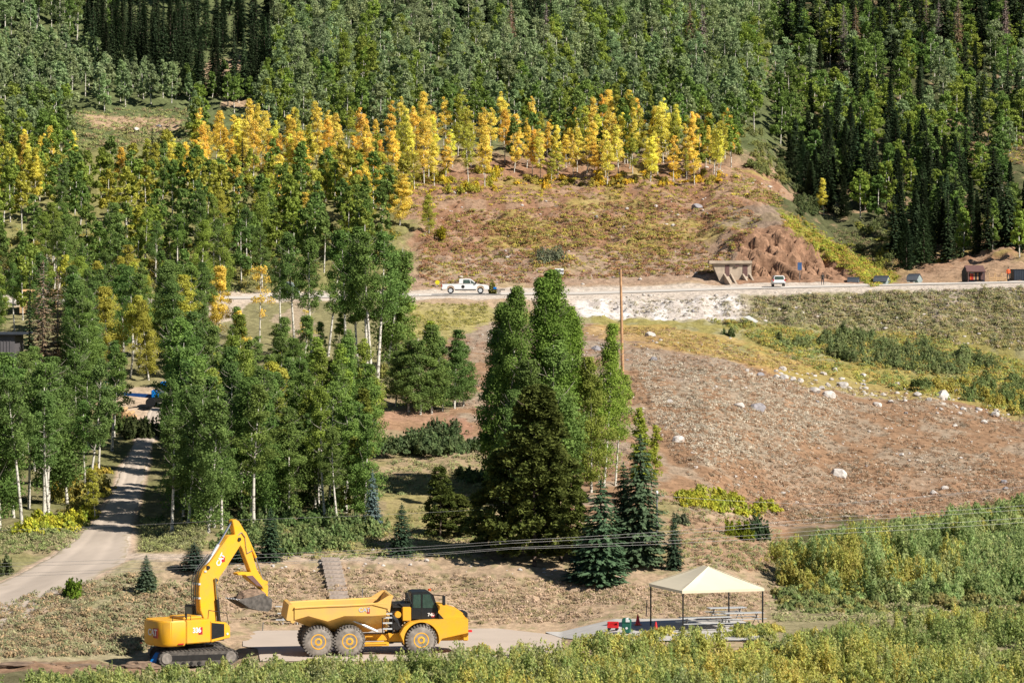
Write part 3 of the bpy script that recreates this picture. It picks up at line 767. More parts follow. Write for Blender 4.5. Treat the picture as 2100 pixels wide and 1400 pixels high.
for px, b, t, c in [(812, 832, 720, 'mid'), (838, 845, 700, 'mid'), (862, 850, 690, 'mid'), (885, 848, 668, 'mid'), (908, 842, 690, 'near'), (932, 838, 678, 'near'), (950, 832, 700, 'near'), (872, 836, 660, 'lime'), (825, 815, 705, 'mid')]:
    plan('full' if c != 'lime' else 'slim', px, base=b, top=t, col=c, stand='in the low round clump below the pickup', name=A, w=1.15)
for px, b, t, sp, c, w in [(1100, 1022, 556, 'giant', (.20, .31, .065), .98), (1034, 1030, 590, 'giant', (.17, .26, .06), .8), (1148, 1012, 572, 'giant', (.22, .33, .065), .88), (1066, 1005, 622, 'giant', (.18, .28, .06), .9), (1008, 1025, 680, 'full', 'near', .8),
                        (1186, 1005, 632, 'giant', (.25, .37, .07), .84), (1238, 1000, 666, 'giant', (.28, .39, .07), .78), (1212, 1010, 735, 'full', 'bright', .9), (1262, 995, 770, 'tall', 'bright', .8), (1228, 990, 770, 'slim', 'bright', .8), (1130, 1025, 700, 'full', 'mid', 1.1), (1085, 1035, 740, 'full', 'near', 1.1), (1045, 1045, 800, 'full', 'near', .9), (1165, 1020, 800, 'full', 'mid', 1.1)]:
    plan(sp, px, base=b, top=t, col=c, stand='in the tall clump left of the wooden pole', name=A, w=w)
plan('slim', 1312, base=1040, top=838, col='lime', stand='right of the tall clump', name=A)
plan('slim', 1336, base=1030, top=872, col='lime', stand='right of the tall clump', name=A, w=.8)
# --- aspens on the hillside above the road
stand(['tall', 'tall', 'full'], -20, 560, 32, 545, 612, 7, 9.5, ['mid', 'near', 'mid', 'bright'], 'just above the road on the left', A, 2.4)
stand(['tall', 'full'], 560, 820, 10, 480, 560, 7, 9, ['mid', 'bright'], 'between the road and the golden trees', A, 2.6)
stand(['tall', 'tall', 'slim'], -20, 800, 58, 425, 545, 7, 9.5, ['mid', 'mid', 'bright', 'near', 'mixed'], 'on the left hillside below the golden trees', A, 2.6)
stand(['tall', 'tall', 'slim', 'slim'], -20, 850, 50, 330, 430, 6, 8.3, ['mid', 'bright', 'bright', 'mixed'], 'among the golden trees on the left', A, 2.6, lambda p, b: not (150 < p < 390 and b < 378) and not (p > 420 and b < 385))
stand(['tall', 'full'], -20, 430, 34, 272, 335, 7, 9, ['sage', 'bright', 'mid'], 'below the brown clearing', A, 2.6, lambda p, b: not (140 < p < 395))
stand(['full', 'full', 'slim'], -20, 150, 20, 160, 265, 6, 8, ['pale', 'sage'], 'left of the brown clearing', A, 2.6)
stand(['full', 'slim'], -20, 380, 90, 90, 224, 4.5, 7.2, ['pale', 'sage', 'sage'], 'above the brown clearing', A, 2.8, lambda p, b: b < 228 - max(0, (p - 150)) * .05 and b > 70 + p * .35)
stand(['full', 'slim'], 380, 620, 22, 190, 232, 4.5, 6.5, ['sage', 'mid'], 'at the foot of the dark firs', A, 2.6)
stand(['full', 'full', 'tall'], 540, 1560, 190, 200, 290, 6.5, 9.5, ['sage', 'bright', 'sage', 'mid', 'sage'], 'behind the golden trees', A, 2.3)
stand(['full', 'full', 'slim'], 560, 1540, 190, 115, 205, 8, 12, ['sage', 'pale', 'sage', 'bright'], 'on the upper slope', A, 2.6)
stand(['full', 'full', 'tall'], 560, 1600, 240, -40, 120, 10, 14, ['sage', 'pale', 'sage', 'pale'], 'along the top edge of the slope', A, 2.8)
stand(['slim', 'tall'], -20, 240, 44, -40, 90, 9, 14, ['sage', 'mid'], 'in the top corner on the left', A, 4)
stand(['full', 'full', 'tall'], 1590, 2140, 96, 200, 330, 5.5, 8.5, ['mid', 'bright', 'sage'], 'high on the right slope', A, 2.8, lambda p, b: not (1870 < p < 1930 and b < 250), wr=(1.2, 1.5))
stand(['full', 'full'], 1600, 2140, 52, 330, 480, 5, 7.5, ['mid', 'near', 'bright'], 'in the middle of the right slope', A, 2.6, lambda p, b: p > 1640 + (b - 330) * .5, wr=(1.2, 1.5))
stand(['full', 'tall'], 1960, 2140, 8, 470, 530, 6, 8, ['mid', 'bright'], 'above the ski hut', A, 2.4)
stand(['full', 'full'], 1500, 2140, 110, 60, 190, 7, 10.5, ['mid', 'bright', 'sage', 'mid'], 'in the top corner on the right', A, 3.2, wr=(1.1, 1.4))
# --- golden aspens
Gd = 'golden_aspen'
stand(['wisp', 'wisp', 'slim', 'wisp'], 1030, 1490, 84, 298, 388, 4.6, 9.3, ['gold', 'gold', 'orange', 'gold', 'lemon', 'mixed', 'lemon'], 'in the golden row above the brown slope', Gd, 1.9, lambda p, b: b < 388 - abs(p - 1300) * .1, wr=(.75, 1.2))
stand(['wisp', 'slim', 'wisp'], 600, 1010, 56, 305, 392, 6.0, 9.6, ['gold', 'gold', 'lemon', 'mixed', 'orange', 'mixed'], 'in the middle of the golden band', Gd, 2.2)
stand(['wisp', 'slim', 'wisp'], 400, 640, 32, 300, 392, 6.5, 9, ['gold', 'lemon', 'orange'], 'left of the middle of the golden band', Gd, 2.2)
stand(['slim', 'wisp'], -10, 420, 19, 320, 430, 6, 8.2, ['gold', 'lemon', 'mixed', 'orange'], 'scattered on the far left hillside', Gd, 2.6, lambda p, b: not (150 < p < 390 and b < 372))
stand(['slim', 'full'], 430, 800, 22, 400, 500, 5.5, 8, ['lemon', 'mixed', 'gold', 'mixed'], 'scattered below the golden band', Gd, 2.6)
for px, b, t, sp, c, l in [(820, 462, 358, 'full', 'gold', 'broad golden aspen standing out above the open brown slope'), (880, 478, 400, 'full', 'mixed', 'green and gold aspen alone on the brown slope above the pickup'),
                           (742, 455, 350, 'tall', 'orange', 'tall orange aspen just left of the broad golden one'), (442, 690, 538, 'full', 'gold', 'bright golden aspen before the pale gravel yard'),
                           (532, 700, 538, 'sparse', 'orange', 'sparse orange aspen with bare forked limbs by the gravel yard'), (497, 770, 638, 'slim', 'gold', 'slender golden aspen behind the near green grove'),
                           (575, 800, 688, 'slim', 'lemon', 'narrow lemon yellow aspen at the edge of the green grove'), (630, 716, 636, 'sparse', 'gold', 'small golden aspen between the tall white trunks'),
                           (1498, 318, 222, 'full', 'orange', 'orange aspen alone at the right end of the golden row'), (880, 290, 188, 'full', 'gold', 'golden aspen standing high behind the golden band'),
                           (1245, 290, 185, 'full', 'gold', 'tall golden aspen rising behind the golden row'), (1268, 292, 196, 'tall', 'mixed', 'half green aspen rising behind the golden row'),
                           (1690, 440, 366, 'slim', 'lemon', 'small yellow aspen beside the dark gully firs'), (195, 1065, 960, 'slim', 'mixed', 'yellowish young aspen leaning over the dirt track')]:
    plan(sp, px, base=b, top=t, col=c, name=Gd, label=l, jit=.04, w=1.35 if px == 820 else 1)
stand(['slim', 'tall'], 1030, 1500, 22, 285, 350, 6, 9.5, ['bright', 'mid'], 'within the golden row', A, 2.4)
# woods carrying on past both edges of the view
stand(['full', 'tall'], -620, -80, 150, 250, 1090, 7, 10.5, ['near', 'mid', 'mid'], 'beyond the left edge', A, 3.0, lambda p, b: abs(b - 610) > 22 and not (b > 850 and p > -160 and D_of(p, b) < 232))
stand(['full', 'tall'], -620, -40, 120, -60, 250, 7, 11, ['sage', 'pale', 'mid'], 'beyond the left edge', A, 3.2)
stand(['full', 'tall'], 2160, 2600, 90, 60, 520, 6, 10, ['sage', 'bright', 'mid'], 'beyond the right edge', A, 3.2)
# --- conifers
Fi = 'fir_tree'
stand(['fir'], 170, 600, 100, 78, 208, 10, 15, ['fir', 'firb', 'fir'], 'in the dark stand at upper left', Fi, 2.5, lambda p, b: not (385 < p < 520 and 105 < b < 175) and b < 90 + p * .32 and (p < 560 or b < 130))
stand(['fir'], -20, 620, 46, -60, 78, 12, 16, ['fir', 'firb'], 'along the top edge on the left', Fi, 4)
stand(['fir'], 985, 1135, 24, 40, 142, 13, 18, ['fir', 'fir', 'firb'], 'in the dark group at top centre', Fi, 3)
stand(['fir'], 640, 980, 16, -20, 90, 13, 17, ['firb', 'fir'], 'left of the dark group at top centre', Fi, 4)
stand(['fir'], 1285, 1350, 6, 0, 50, 13, 16, ['fir'], 'in the small dark group right of centre', Fi, 3)
stand(['fir'], 600, 1340, 64, -60, 105, 12, 18, ['fir', 'fir', 'firb'], 'along the top edge in the middle', Fi, 3.2, lambda p, b: math.sin(p / 47) + math.sin(p / 19 + 1) > .2, wr=(1.1, 1.6))
stand(['fir'], 1610, 2140, 90, -60, 150, 12, 17, ['fir', 'firb', 'fir'], 'in the dark stand at upper right', Fi, 3.4, wr=(1.2, 1.7))
stand(['fir'], 1600, 1760, 30, 320, 450, 6, 11, ['fir', 'firb'], 'beside the gully', Fi, 2.2, lambda p, b: p > 1618 + max(0, b - 360) * .6, wr=(1.2, 1.6))
stand(['fir'], 1760, 1990, 30, 330, 440, 6, 10.5, ['fir', 'firb'], 'in the middle of the right slope', Fi, 2.4, wr=(1.2, 1.6))
stand(['fir'], 1830, 1965, 26, 440, 556, 6, 10, ['fir', 'firb'], 'behind the little grey sheds', Fi, 1.8, wr=(1.2, 1.6))
stand(['fir', 'spruce'], 1985, 2110, 12, 430, 520, 6, 11, ['fir', 'firb'], 'above the ski hut', Fi, 2)
stand(['fir'], 1590, 2120, 26, 160, 300, 7, 12, ['firb', 'fir'], 'dotted high on the right slope', Fi, 3)
for px, b, t, l in [(497, 402, 284, 'lone dark pointed fir among green aspens on the left hillside'), (414, 310, 206, 'dark fir with a brown top beside the brown clearing'),
                    (312, 345, 262, 'small dark fir below the brown clearing'), (527, 190, 80, 'tall grey green fir right of the cleared patch')]:
    plan('fir', px, base=b, top=t, col='fir', name=Fi, label=l)
plan('dead', 88, base=800, top=535, col=(.26, .19, .12), name='dead_conifer', label='tall brown dying conifer beside the dark shed', w=1.1)
plan('dead', 118, base=790, top=560, col='dead', name='dead_conifer', label='grey brown dying conifer leaning on its browner neighbour', w=.9)
plan('fir', 60, base=790, top=560, col='firb', name=Fi, label='green fir close behind the dying conifers')
for i, (px, t) in enumerate([(1048, 0), (1120, -20), (1900, -30), (1925, 10), (1965, -10), (1730, 70), (1755, 80), (2062, 90), (1415, -40), (1440, -30)]):
    plan('dead', px, base=150 if px < 1800 else 135, top=t, col='greydead' if i % 2 else 'dead', name='dead_conifer', stand='on the skyline slope', h=13)
P_ = 'pine_tree'
plan('pine', 1096, base=1160, top=806, col='pine', name=P_, label='big olive green pine in front of the tall aspen clump', w=1.15, proto=0)
plan('pine', 1030, base=1140, top=925, col='pine', name=P_, label='low spreading pine left of the big olive pine', w=1.5, proto=1)
plan('pine', 1150, base=1150, top=930, col='pine', name=P_, label='shorter olive pine tucked right of the big pine', w=1.3, proto=0)
plan('pine', 902, base=1105, top=942, col='pine', name=P_, label='young pine with pale tip standing in the open grass', w=1.05, proto=2)
plan('pine', 934, base=1098, top=1015, col='pine', name=P_, label='short bushy pine touching the young pine with pale tip', w=1.7, proto=1)
plan('pine', 676, base=905, top=722, col='pinel', name=P_, label='olive yellow pine among the green aspens', w=.75, proto=2)
plan('pine', 735, base=960, top=782, col='pinel', name=P_, label='slim yellow green pine at the right edge of the grove', w=.9, proto=2)
plan('pine', 728, base=1060, top=880, col='pinel', name=P_, label='yellow green pine above the blue spruce', w=1.0, proto=2)
S_ = 'spruce_tree'
plan('spruce', 1232, base=1196, top=985, col='spruce', name=S_, label='wide blue green spruce left of the white canopy', w=1.2)
plan('spruce', 1313, base=1158, top=892, col='spruce', name=S_, label='tall dark spruce at the right end of the tree clump', w=.95)
plan('spruce', 1278, base=1150, top=950, col='spruce', name=S_, label='spruce squeezed between the wide and the tall one', w=.8)
plan('spruce', 1382, base=1168, top=1048, col=(.06, .09, .055), name=S_, label='small narrow spruce just behind the white canopy', w=.55)
plan('spruce', 824, base=1143, top=1032, col=(.07, .11, .06), name=S_, label='small spruce above the bank behind the dump truck', w=.75)
plan('spruce', 764, base=1085, top=965, col=(.17, .25, .23), name=S_, label='silvery blue spruce at the edge of the grove', w=.55)
plan('spruce', 398, base=1168, top=1112, col=(.06, .10, .07), name=S_, label='dark little spruce behind the digger boom', w=1.4)
plan('spruce', 555, base=1150, top=1040, col=(.07, .12, .06), name=S_, label='spruce behind the digger stick', w=.8)
plan('spruce', 300, base=1215, top=1138, col=(.11, .16, .09), name=S_, label='small grey green spruce left of the digger boom', w=.8)
plan('spruce', 500, base=1150, top=1085, col=(.05, .09, .05), name=S_, label='dark spruce seen through the bend of the digger arm', w=1.1)
plan('spruce', 1198, base=1190, top=1085, col=(.05, .09, .065), name=S_, label='low dark spruce at the foot of the tree clump', w=1.2)
plan('dead', 1170, base=1135, top=978, col='reddead', name='dead_conifer', label='small rust red dead conifer before the big pine', w=.75)

# --- individuals: at most 300 of a kind, the largest; the remainder become one wood
for t in TREES: t['pxh'] = t['h'] / t['D'] * F
green = sorted([t for t in TREES if t['name'] == A], key=lambda t: -t['pxh'] - (1000 if t['D'] < 420 else 0) + (5000 if not -75 < t['px'] < 2160 else 0))
firs = sorted([t for t in TREES if t['name'] == Fi], key=lambda t: -t['pxh'] - (1000 if t['label'] else 0))
vis = [t for t in green if t['pxh'] > 0]
keep = set(id(t) for t in vis[:300]) | set(id(t) for t in firs[:300])
ORD = 'first second third fourth fifth sixth seventh eighth ninth tenth eleventh twelfth thirteenth fourteenth fifteenth sixteenth seventeenth eighteenth nineteenth twentieth'.split()
def ordinal(i):
    if i < 20: return ORD[i]
    tens = ['twenty', 'thirty', 'forty', 'fifty', 'sixty', 'seventy', 'eighty', 'ninety', 'hundred'][(i + 1) // 10 - 2]; u = (i + 1) % 10
    return (tens + '-' + ORD[u - 1]) if u else tens[:-1] + 'ieth' if tens != 'hundred' else 'hundredth'
stands = {}
for t in TREES:
    if (t['name'] not in (A, Fi) or id(t) in keep) and not t['label']: stands.setdefault((t['name'], t['stand']), []).append(t)
NICE = {A: 'aspen', Gd: 'aspen', Fi: 'fir', 'dead_conifer': 'dead conifer'}
for (nm, sd), L_ in stands.items():
    L_.sort(key=lambda t: t['px'])
    hm = sum(t['h'] for t in L_) / len(L_)
    for i, t in enumerate(L_):
        c = t['col']
        if nm == Gd: cw = 'golden' if c[0] > .6 and c[1] / c[0] < .62 else 'yellow' if c[0] > .5 else 'yellow green'
        elif nm == A: cw = 'yellow green' if c[0] > c[1] * .9 else 'bright green' if c[1] > .2 and c[2] < .07 else 'pale green' if c[2] > .07 else 'green'
        elif nm == Fi: cw = 'dark green'
        else: cw = 'bare brown' if c[1] < .17 and c[2] < .11 else 'bare grey'
        sz = 'tall' if t['h'] > hm * 1.07 else 'short' if t['h'] < hm * .93 else ''
        txt = f"{sz} {cw} {NICE[nm]} {sd}, {'leftmost' if i == 0 else 'rightmost' if i == len(L_) - 1 else ordinal(i) + ' from left'}".strip()
        t['label'] = ' '.join(txt.split()); t['group'] = {A: 'aspens', Gd: 'aspens', Fi: 'firs', 'dead_conifer': 'dead conifers'}[nm] + ' ' + sd
for t in TREES:
    if t['name'] in (A, Fi) and id(t) not in keep: continue
    D = t['D']; px = t['px']
    g = ground(px, D)
    root = empty(t['name'], g, rng.uniform(0, 6.28), t['label'], {A: 'aspen', Gd: 'aspen', Fi: 'fir', P_: 'pine', S_: 'spruce', 'dead_conifer': 'dead tree'}[t['name']], t.get('group'))
    s = t['h'] / PH[t['sp']]
    w = s * t['w'] * (1 if s > .9 else (.9 / s) ** .45)
    root.scale = (w, w, s)
    if t['sp'] not in ('fir', 'spruce', 'dead'): root.rotation_euler = (rng.normal(0, .04), rng.normal(0, .04), root.rotation_euler[2])
    k = t['proto'] if t['proto'] is not None else int(rng.integers(len(PRO[t['sp']])))
    tm, cm = PRO[t['sp']][k % len(PRO[t['sp']])]
    a = link('trunk', tm, root); b = link('crown', cm, root)
    b.color = (*t['col'], 1)
# the rest of the aspens, too many and too small to count
def wood(name, L_, label, conic=False):
    Vs = []; Fs = []; Cs = []; Rs = []; nv = 0; tv = []; tf = []
    lows = []
    for _ in range(8):
        n = 1700; nc_ = 44
        t = rng.uniform(0, 1, nc_); c0 = rng.uniform(.15, .4)
        env = 2.2 * np.sin(np.pi * (.12 + .84 * t ** .8)) ** .75 * (1 - .25 * t)
        rr = env * np.sqrt(rng.uniform(.1, 1, nc_)); az = rng.uniform(0, 6.28, nc_)
        Pc = np.stack([rr * np.cos(az), rr * np.sin(az), c0 + (1 - c0) * t], 1)
        k = rng.integers(0, nc_, n); u = rand_unit(n)
        P = Pc[k] + u * np.array([.55, .55, .045]) * rng.uniform(.4, 1, n)[:, None]
        N = u * .6 + rand_unit(n) * .8 + np.array([0, 0, .3])
        if conic:
            t = rng.uniform(0, 1, n) ** 1.2; az = rng.uniform(0, 6.28, n); lay = np.floor(t * 26) / 26
            rr = (.15 + 1.9 * (1 - lay) ** .85) * rng.uniform(.25, 1, n) * (.75 + .25 * np.cos(az * 7 + lay * 40))
            P = np.stack([rr * np.cos(az), rr * np.sin(az), .04 + .97 * t - rr * .03], 1); N = np.stack([np.cos(az) * .6, np.sin(az) * .6, np.ones(n)], 1) + rand_unit(n) * .5
        lows.append((P, N, k, nc_))
    tm = []
    for t in L_:
        P, N, k, nc_ = lows[rng.integers(8)]
        a = rng.uniform(0, 6.28); ca, sa = math.cos(a), math.sin(a)
        Pr = np.stack([P[:, 0] * ca - P[:, 1] * sa, P[:, 0] * sa + P[:, 1] * ca, P[:, 2] * t['h']], 1)
        g = ground(t['px'], t['D'])
        wsc = t['w'] * t['h'] / 11
        Pr[:, :2] *= wsc
        Q, Fq = leaf_cloud(Pr + np.array(g), N, rng.uniform(.24, .42, len(P)))
        Vs.append(Q); Fs.append(Fq + nv); nv += len(Q)
        Cs.append(np.tile(t['col'], (len(Q), 1))); Rs.append(np.repeat(rng.uniform(0, 1, nc_)[k] * .6 + rng.uniform(0, .4, len(P)), 4))
        tv.append((g, t['h']))
    me = mesh_np(name, np.concatenate(Vs), np.concatenate(Fs), M['leafa'], np.concatenate(Cs))
    at_ = me.attributes.new('rnd', 'FLOAT', 'POINT'); at_.data.foreach_set('value', np.concatenate(Rs).astype(np.float32))
    mb = MB()
    for g, h in tv: mb.tube(g - Vector((0, 0, .3)), g + Vector((rng.normal(0, .2), 0, h * .8)), .11, .05, 5, False) if not conic else mb.tube(g - Vector((0, 0, .3)), g + Vector((0, 0, h * .95)), .14, .03, 5, False)
    o = link(name, me); tag(o, label, 'woodland', kind='stuff')
    tme = bpy.data.meshes.new('trunks'); tme.from_pydata(mb.V, [], mb.F); tme.materials.append(M['bark2' if conic else 'bark'])
    link('dark_stems' if conic else 'white_stems', tme, o)['kind'] = 'stuff'
rest = [t for t in green if id(t) not in keep]
wood('aspen_wood', rest, 'distant green aspen woods covering the upper hillside')
frest = [t for t in firs if id(t) not in keep]
if frest: wood('fir_wood', frest, 'smaller dark firs mixed into the woods on the upper slopes', True)

# ------------------------------------------------------------------ ground cover
def sample_poly(poly, n):
    xs = [p[0] for p in poly]; ys = [p[1] for p in poly]
    out = []
    while len(out) < n:
        m = max(256, (n - len(out)) * 2)
        px = rng.uniform(min(xs), max(xs), m); py = rng.uniform(min(ys), max(ys), m)
        ok = in_poly(px, py, poly)
        out += list(zip(px[ok], py[ok]))
    return out[:n]
def tufts(name, polys, label, cat='grass', kind='stuff'):
    """polys: (poly, n, size0, size1, height factor, colours, blades)"""
    Vs = []; Fs = []; Cs = []; Rs = []; nv = 0
    for poly, n, s0, s1, hf, cols, K in polys:
        n = int(n * 1.7); s0 *= .65; s1 *= .85; K = int(K * 1.7); cols = [tuple(min(.8, c * 1.28 + .02) for c in q) for q in cols]
        pts = sample_poly(poly, n)
        D = np.array([D_of(a, b) for a, b in pts]); px = np.array([a for a, b in pts])
        x = X(px, D)
        dens = fbm(x * .18, D * .12, 88, 3) + rng.uniform(-.25, .25, n)
        keepm = dens > .38
        D = D[keepm]; px = px[keepm]; x = x[keepm]; m = len(D)
        z = Zt(px, D)
        sz = rng.uniform(s0, s1, m)
        ci = rng.integers(0, len(cols), m)
        cc = np.array(cols)[ci] * rng.uniform(.75, 1.25, (m, 1))
        c = np.repeat(np.stack([x, D, z - .04], 1), K, 0); s = np.repeat(sz, K)
        az = rng.uniform(0, 6.283, m * K); rad = np.sqrt(rng.uniform(0, 1, m * K)) * .5; hh = rng.uniform(.25, 1, m * K) * (1 - rad ** 2)
        P = c + np.stack([np.cos(az) * rad * s, np.sin(az) * rad * s, hh * s * hf * .6], 1)
        N = np.stack([np.cos(az) * rad * 1.6, np.sin(az) * rad * 1.6, hh * .9 + .2], 1) + rand_unit(m * K) * .7
        up = np.tile([0, 0, 1.0], (m * K, 1))
        Q, Fq = leaf_cloud(P, N + np.array([0, -.3, .5]), s * .13 + .015, 2.0, up)
        Vs.append(Q); Fs.append(Fq + nv); nv += len(Q)
        Cs.append(np.repeat(np.repeat(cc, K, 0), 4, 0)); Rs.append(np.repeat(rng.uniform(0, 1, m * K), 4))
    me = mesh_np(name, np.concatenate(Vs), np.concatenate(Fs), M['grass'], np.concatenate(Cs))
    a = me.attributes.new('rnd', 'FLOAT', 'POINT'); a.data.foreach_set('value', np.concatenate(Rs).astype(np.float32))
    return tag(link(name, me), label, cat, kind=kind)
tufts('dry_scrub', [
    ([(1290, 700), (1450, 735), (1700, 790), (1900, 815), (2140, 870), (2140, 1030), (1600, 1080), (1430, 1000), (1300, 830)], 6500, .35, .75, .8, [(.30, .19, .11), (.25, .155, .09), (.42, .36, .27), (.34, .23, .14), (.22, .17, .11)], 12),
    ([(1290, 720), (1500, 760), (1750, 800), (1700, 900), (1450, 960), (1350, 860)], 2600, .35, .7, .8, [(.50, .45, .35), (.42, .37, .28)], 10),
    ([(930, 680), (1260, 680), (1300, 830), (1290, 1000), (960, 880)], 900, .35, .7, .8, [(.34, .26, .2), (.3, .17, .1)], 12)],
    'dry rust and straw coloured scrub covering the open field')
tufts('bank_scrub', [
    ([(430, 1165), (700, 1165), (1000, 1180), (1320, 1200), (1590, 1190), (1600, 1255), (1300, 1270), (1000, 1280), (440, 1280)], 3000, .3, .7, .7, [(.44, .33, .23), (.40, .29, .19), (.27, .23, .11), (.36, .27, .16)], 12),
    ([(-20, 1240), (250, 1180), (420, 1180), (420, 1300), (280, 1340), (-20, 1350)], 1700, .35, .9, .9, [(.27, .25, .13), (.20, .21, .10), (.36, .26, .14), (.27, .20, .12)], 14),
    ([(560, 1090), (1000, 1020), (1000, 1150), (560, 1145)], 600, .4, .9, .8, [(.26, .24, .08), (.18, .22, .07)], 12),
    ([(1340, 1000), (1600, 1090), (1600, 1170), (1400, 1170)], 500, .4, .9, .8, [(.24, .23, .08), (.3, .2, .12), (.2, .22, .1)], 12),
    ([(290, 1060), (420, 1080), (420, 1130), (290, 1130)], 350, .4, .9, .9, [(.24, .26, .09), (.2, .2, .09)], 12),
    ([(1570, 1240), (2120, 1222), (2120, 1262), (1590, 1276)], 900, .4, .9, .8, [(.30, .30, .13), (.24, .26, .1), (.36, .3, .18)], 12),
    ([(130, 224), (410, 222), (420, 300), (130, 310)], 700, .7, 1.6, .7, [(.24, .28, .1), (.30, .30, .1), (.3, .22, .12)], 14),
    ([(760, 950), (1000, 930), (1000, 1010), (760, 1020)], 400, .4, .9, .8, [(.30, .28, .12), (.22, .25, .1)], 12),
    ([(-20, 1085), (180, 1080), (130, 1130), (-20, 1140)], 400, .4, .9, .9, [(.27, .25, .12), (.2, .24, .08)], 12)],
    'tan scrub and dry grass on the bank behind the machines')
tufts('hill_scrub', [
    ([(860, 440), (1500, 400), (1560, 450), (1480, 560), (860, 590)], 4200, .5, 1.3, .6, [(.30, .27, .045), (.27, .24, .05), (.28, .15, .07), (.33, .18, .07), (.24, .22, .07), (.30, .17, .10), (.26, .13, .07)], 14),
    ([(1000, 450), (1350, 440), (1420, 520), (1100, 550)], 700, .8, 1.7, .6, [(.34, .29, .05), (.27, .24, .06), (.30, .19, .07)], 16),
    ([(640, 372), (1520, 360), (1560, 400), (1000, 420), (860, 450)], 900, .6, 1.3, .7, [(.42, .36, .03), (.27, .24, .05), (.3, .18, .08)], 14),
    ([(1500, 340), (1610, 400), (1600, 430), (1500, 400)], 300, .6, 1.2, .6, [(.28, .27, .05), (.33, .2, .09)], 12),
    ([(1600, 440), (1640, 445), (1730, 505), (1850, 572), (1790, 590), (1690, 530), (1610, 475)], 900, .6, 1.3, .8, [(.30, .31, .03), (.24, .28, .04), (.34, .22, .05)], 14),
    ([(1700, 470), (1850, 480), (1830, 560), (1740, 520)], 500, .6, 1.3, .7, [(.16, .18, .06), (.22, .17, .09)], 12),
    ([(1860, 280), (2120, 280), (2120, 340), (1860, 320)], 500, .6, 1.4, .7, [(.30, .28, .04), (.24, .15, .08)], 12),
    ([(0, 470), (820, 470), (560, 600), (0, 600)], 1600, .7, 1.5, .9, [(.20, .20, .06), (.28, .24, .05), (.15, .18, .06)], 14)],
    'yellow green and rust scrub over the hillside above the road')
tufts('hollow_scrub', [
    ([(1540, 610), (2120, 590), (2120, 720), (1880, 700), (1540, 660)], 2600, .5, 1.2, .8, [(.24, .24, .09), (.30, .25, .10), (.18, .19, .09), (.30, .24, .16)], 14),
    ([(1200, 615), (1540, 610), (1540, 650), (1230, 650)], 160, .4, 1.0, .8, [(.24, .22, .12), (.30, .25, .16)], 12),
    ([(1450, 655), (1900, 690), (2120, 750), (2120, 860), (1700, 770)], 2400, .6, 1.5, .8, [(.23, .25, .06), (.17, .22, .07), (.30, .28, .05), (.33, .24, .06)], 14),
    ([(1220, 672), (1380, 672), (1700, 750), (1680, 775), (1400, 720)], 900, .4, .9, .7, [(.38, .26, .08), (.34, .29, .08), (.30, .2, .11)], 12),
    ([(830, 622), (1000, 622), (1000, 660), (860, 690)], 700, .4, .9, .7, [(.30, .27, .06), (.24, .23, .07)], 12)],
    'green and amber scrub in the hollow below the road')
# leafy thickets
def thicket(name, spots, label, leaves=300, cat='shrubs', elong=2.2, parent=None, kind='stuff', lsz=.15, mat='leafa'):
    """spots: (x, y, z, radius, height, colour)"""
    n = len(spots); S = np.array([s[:5] for s in spots]); Cc = np.array([s[5] for s in spots])
    kcl = 24
    # each bush: several upright sprays
    bc = np.repeat(S, kcl, 0); az = rng.uniform(0, 6.283, n * kcl); rr = np.abs(rng.normal(0, .48, n * kcl))
    cc = np.stack([bc[:, 0] + np.cos(az) * rr * bc[:, 3], bc[:, 1] + np.sin(az) * rr * bc[:, 3], bc[:, 2]], 1)
    ch = bc[:, 4] * np.clip(1 - .5 * rr ** 1.5, .25, 1) * rng.uniform(.45, 1.15, n * kcl); cr = bc[:, 3] * rng.uniform(.10, .30, n * kcl)
    per = max(4, leaves // kcl)
    c = np.repeat(cc, per, 0); h = np.repeat(ch, per); r_ = np.repeat(cr, per)
    m = len(c); u = rand_unit(m)
    t = rng.uniform(0, 1, m) ** .6
    prof = np.sin(np.pi * np.clip(.15 + .8 * t, 0, 1)) ** .6
    P = c + np.stack([u[:, 0] * r_ * prof, u[:, 1] * r_ * prof, h * t], 1)
    N = u * .8 + rand_unit(m) * .6 + np.array([0, 0, .65]) + np.stack([(P[:, 0] - np.repeat(np.repeat(S[:, 0], kcl), per)), (P[:, 1] - np.repeat(np.repeat(S[:, 1], kcl), per)), np.zeros(m)], 1) * .4
    Nn = N / np.linalg.norm(N, axis=1, keepdims=True)
    U = np.array([0, 0, 1.0]) + rand_unit(m) * .6
    b = U - Nn * (U * Nn).sum(1, keepdims=True); b /= np.maximum(np.linalg.norm(b, axis=1, keepdims=True), 1e-6)
    tt = np.cross(Nn, b); s = (rng.uniform(.7, 1.3, m) * lsz)[:, None]
    Q = np.stack([P - b * s * .5 * elong ** .5, P + tt * s * .5, P + b * s * .6 * elong ** .5, P - tt * s * .5], 1).reshape(-1, 3)
    tint = rng.uniform(.85, 1.15, (n * kcl, 1)) * (1 + rng.uniform(-.07, .07, (n * kcl, 3)))
    tip = (.75 + .35 * t)[:, None]
    col = np.repeat(np.repeat(Cc, kcl, 0) * tint, per, 0)
    me = mesh_np(name, Q, np.arange(4 * m, dtype=np.int32).reshape(-1, 4), M[mat], np.repeat(col, 4, 0))
    a = me.attributes.new('rnd', 'FLOAT', 'POINT'); a.data.foreach_set('value', np.repeat(rng.uniform(0, 1, m), 4).astype(np.float32))
    o = link(name, me, parent)
    if not parent: tag(o, label, cat, kind=kind)
    return o
WG = [(.46, .51, .18), (.39, .44, .15), (.44, .49, .17), (.36, .44, .15), (.50, .52, .18), (.33, .40, .14), (.45, .47, .22)]
WY = [(.60, .58, .17), (.56, .56, .17), (.66, .59, .16), (.52, .54, .16)]
spots = []
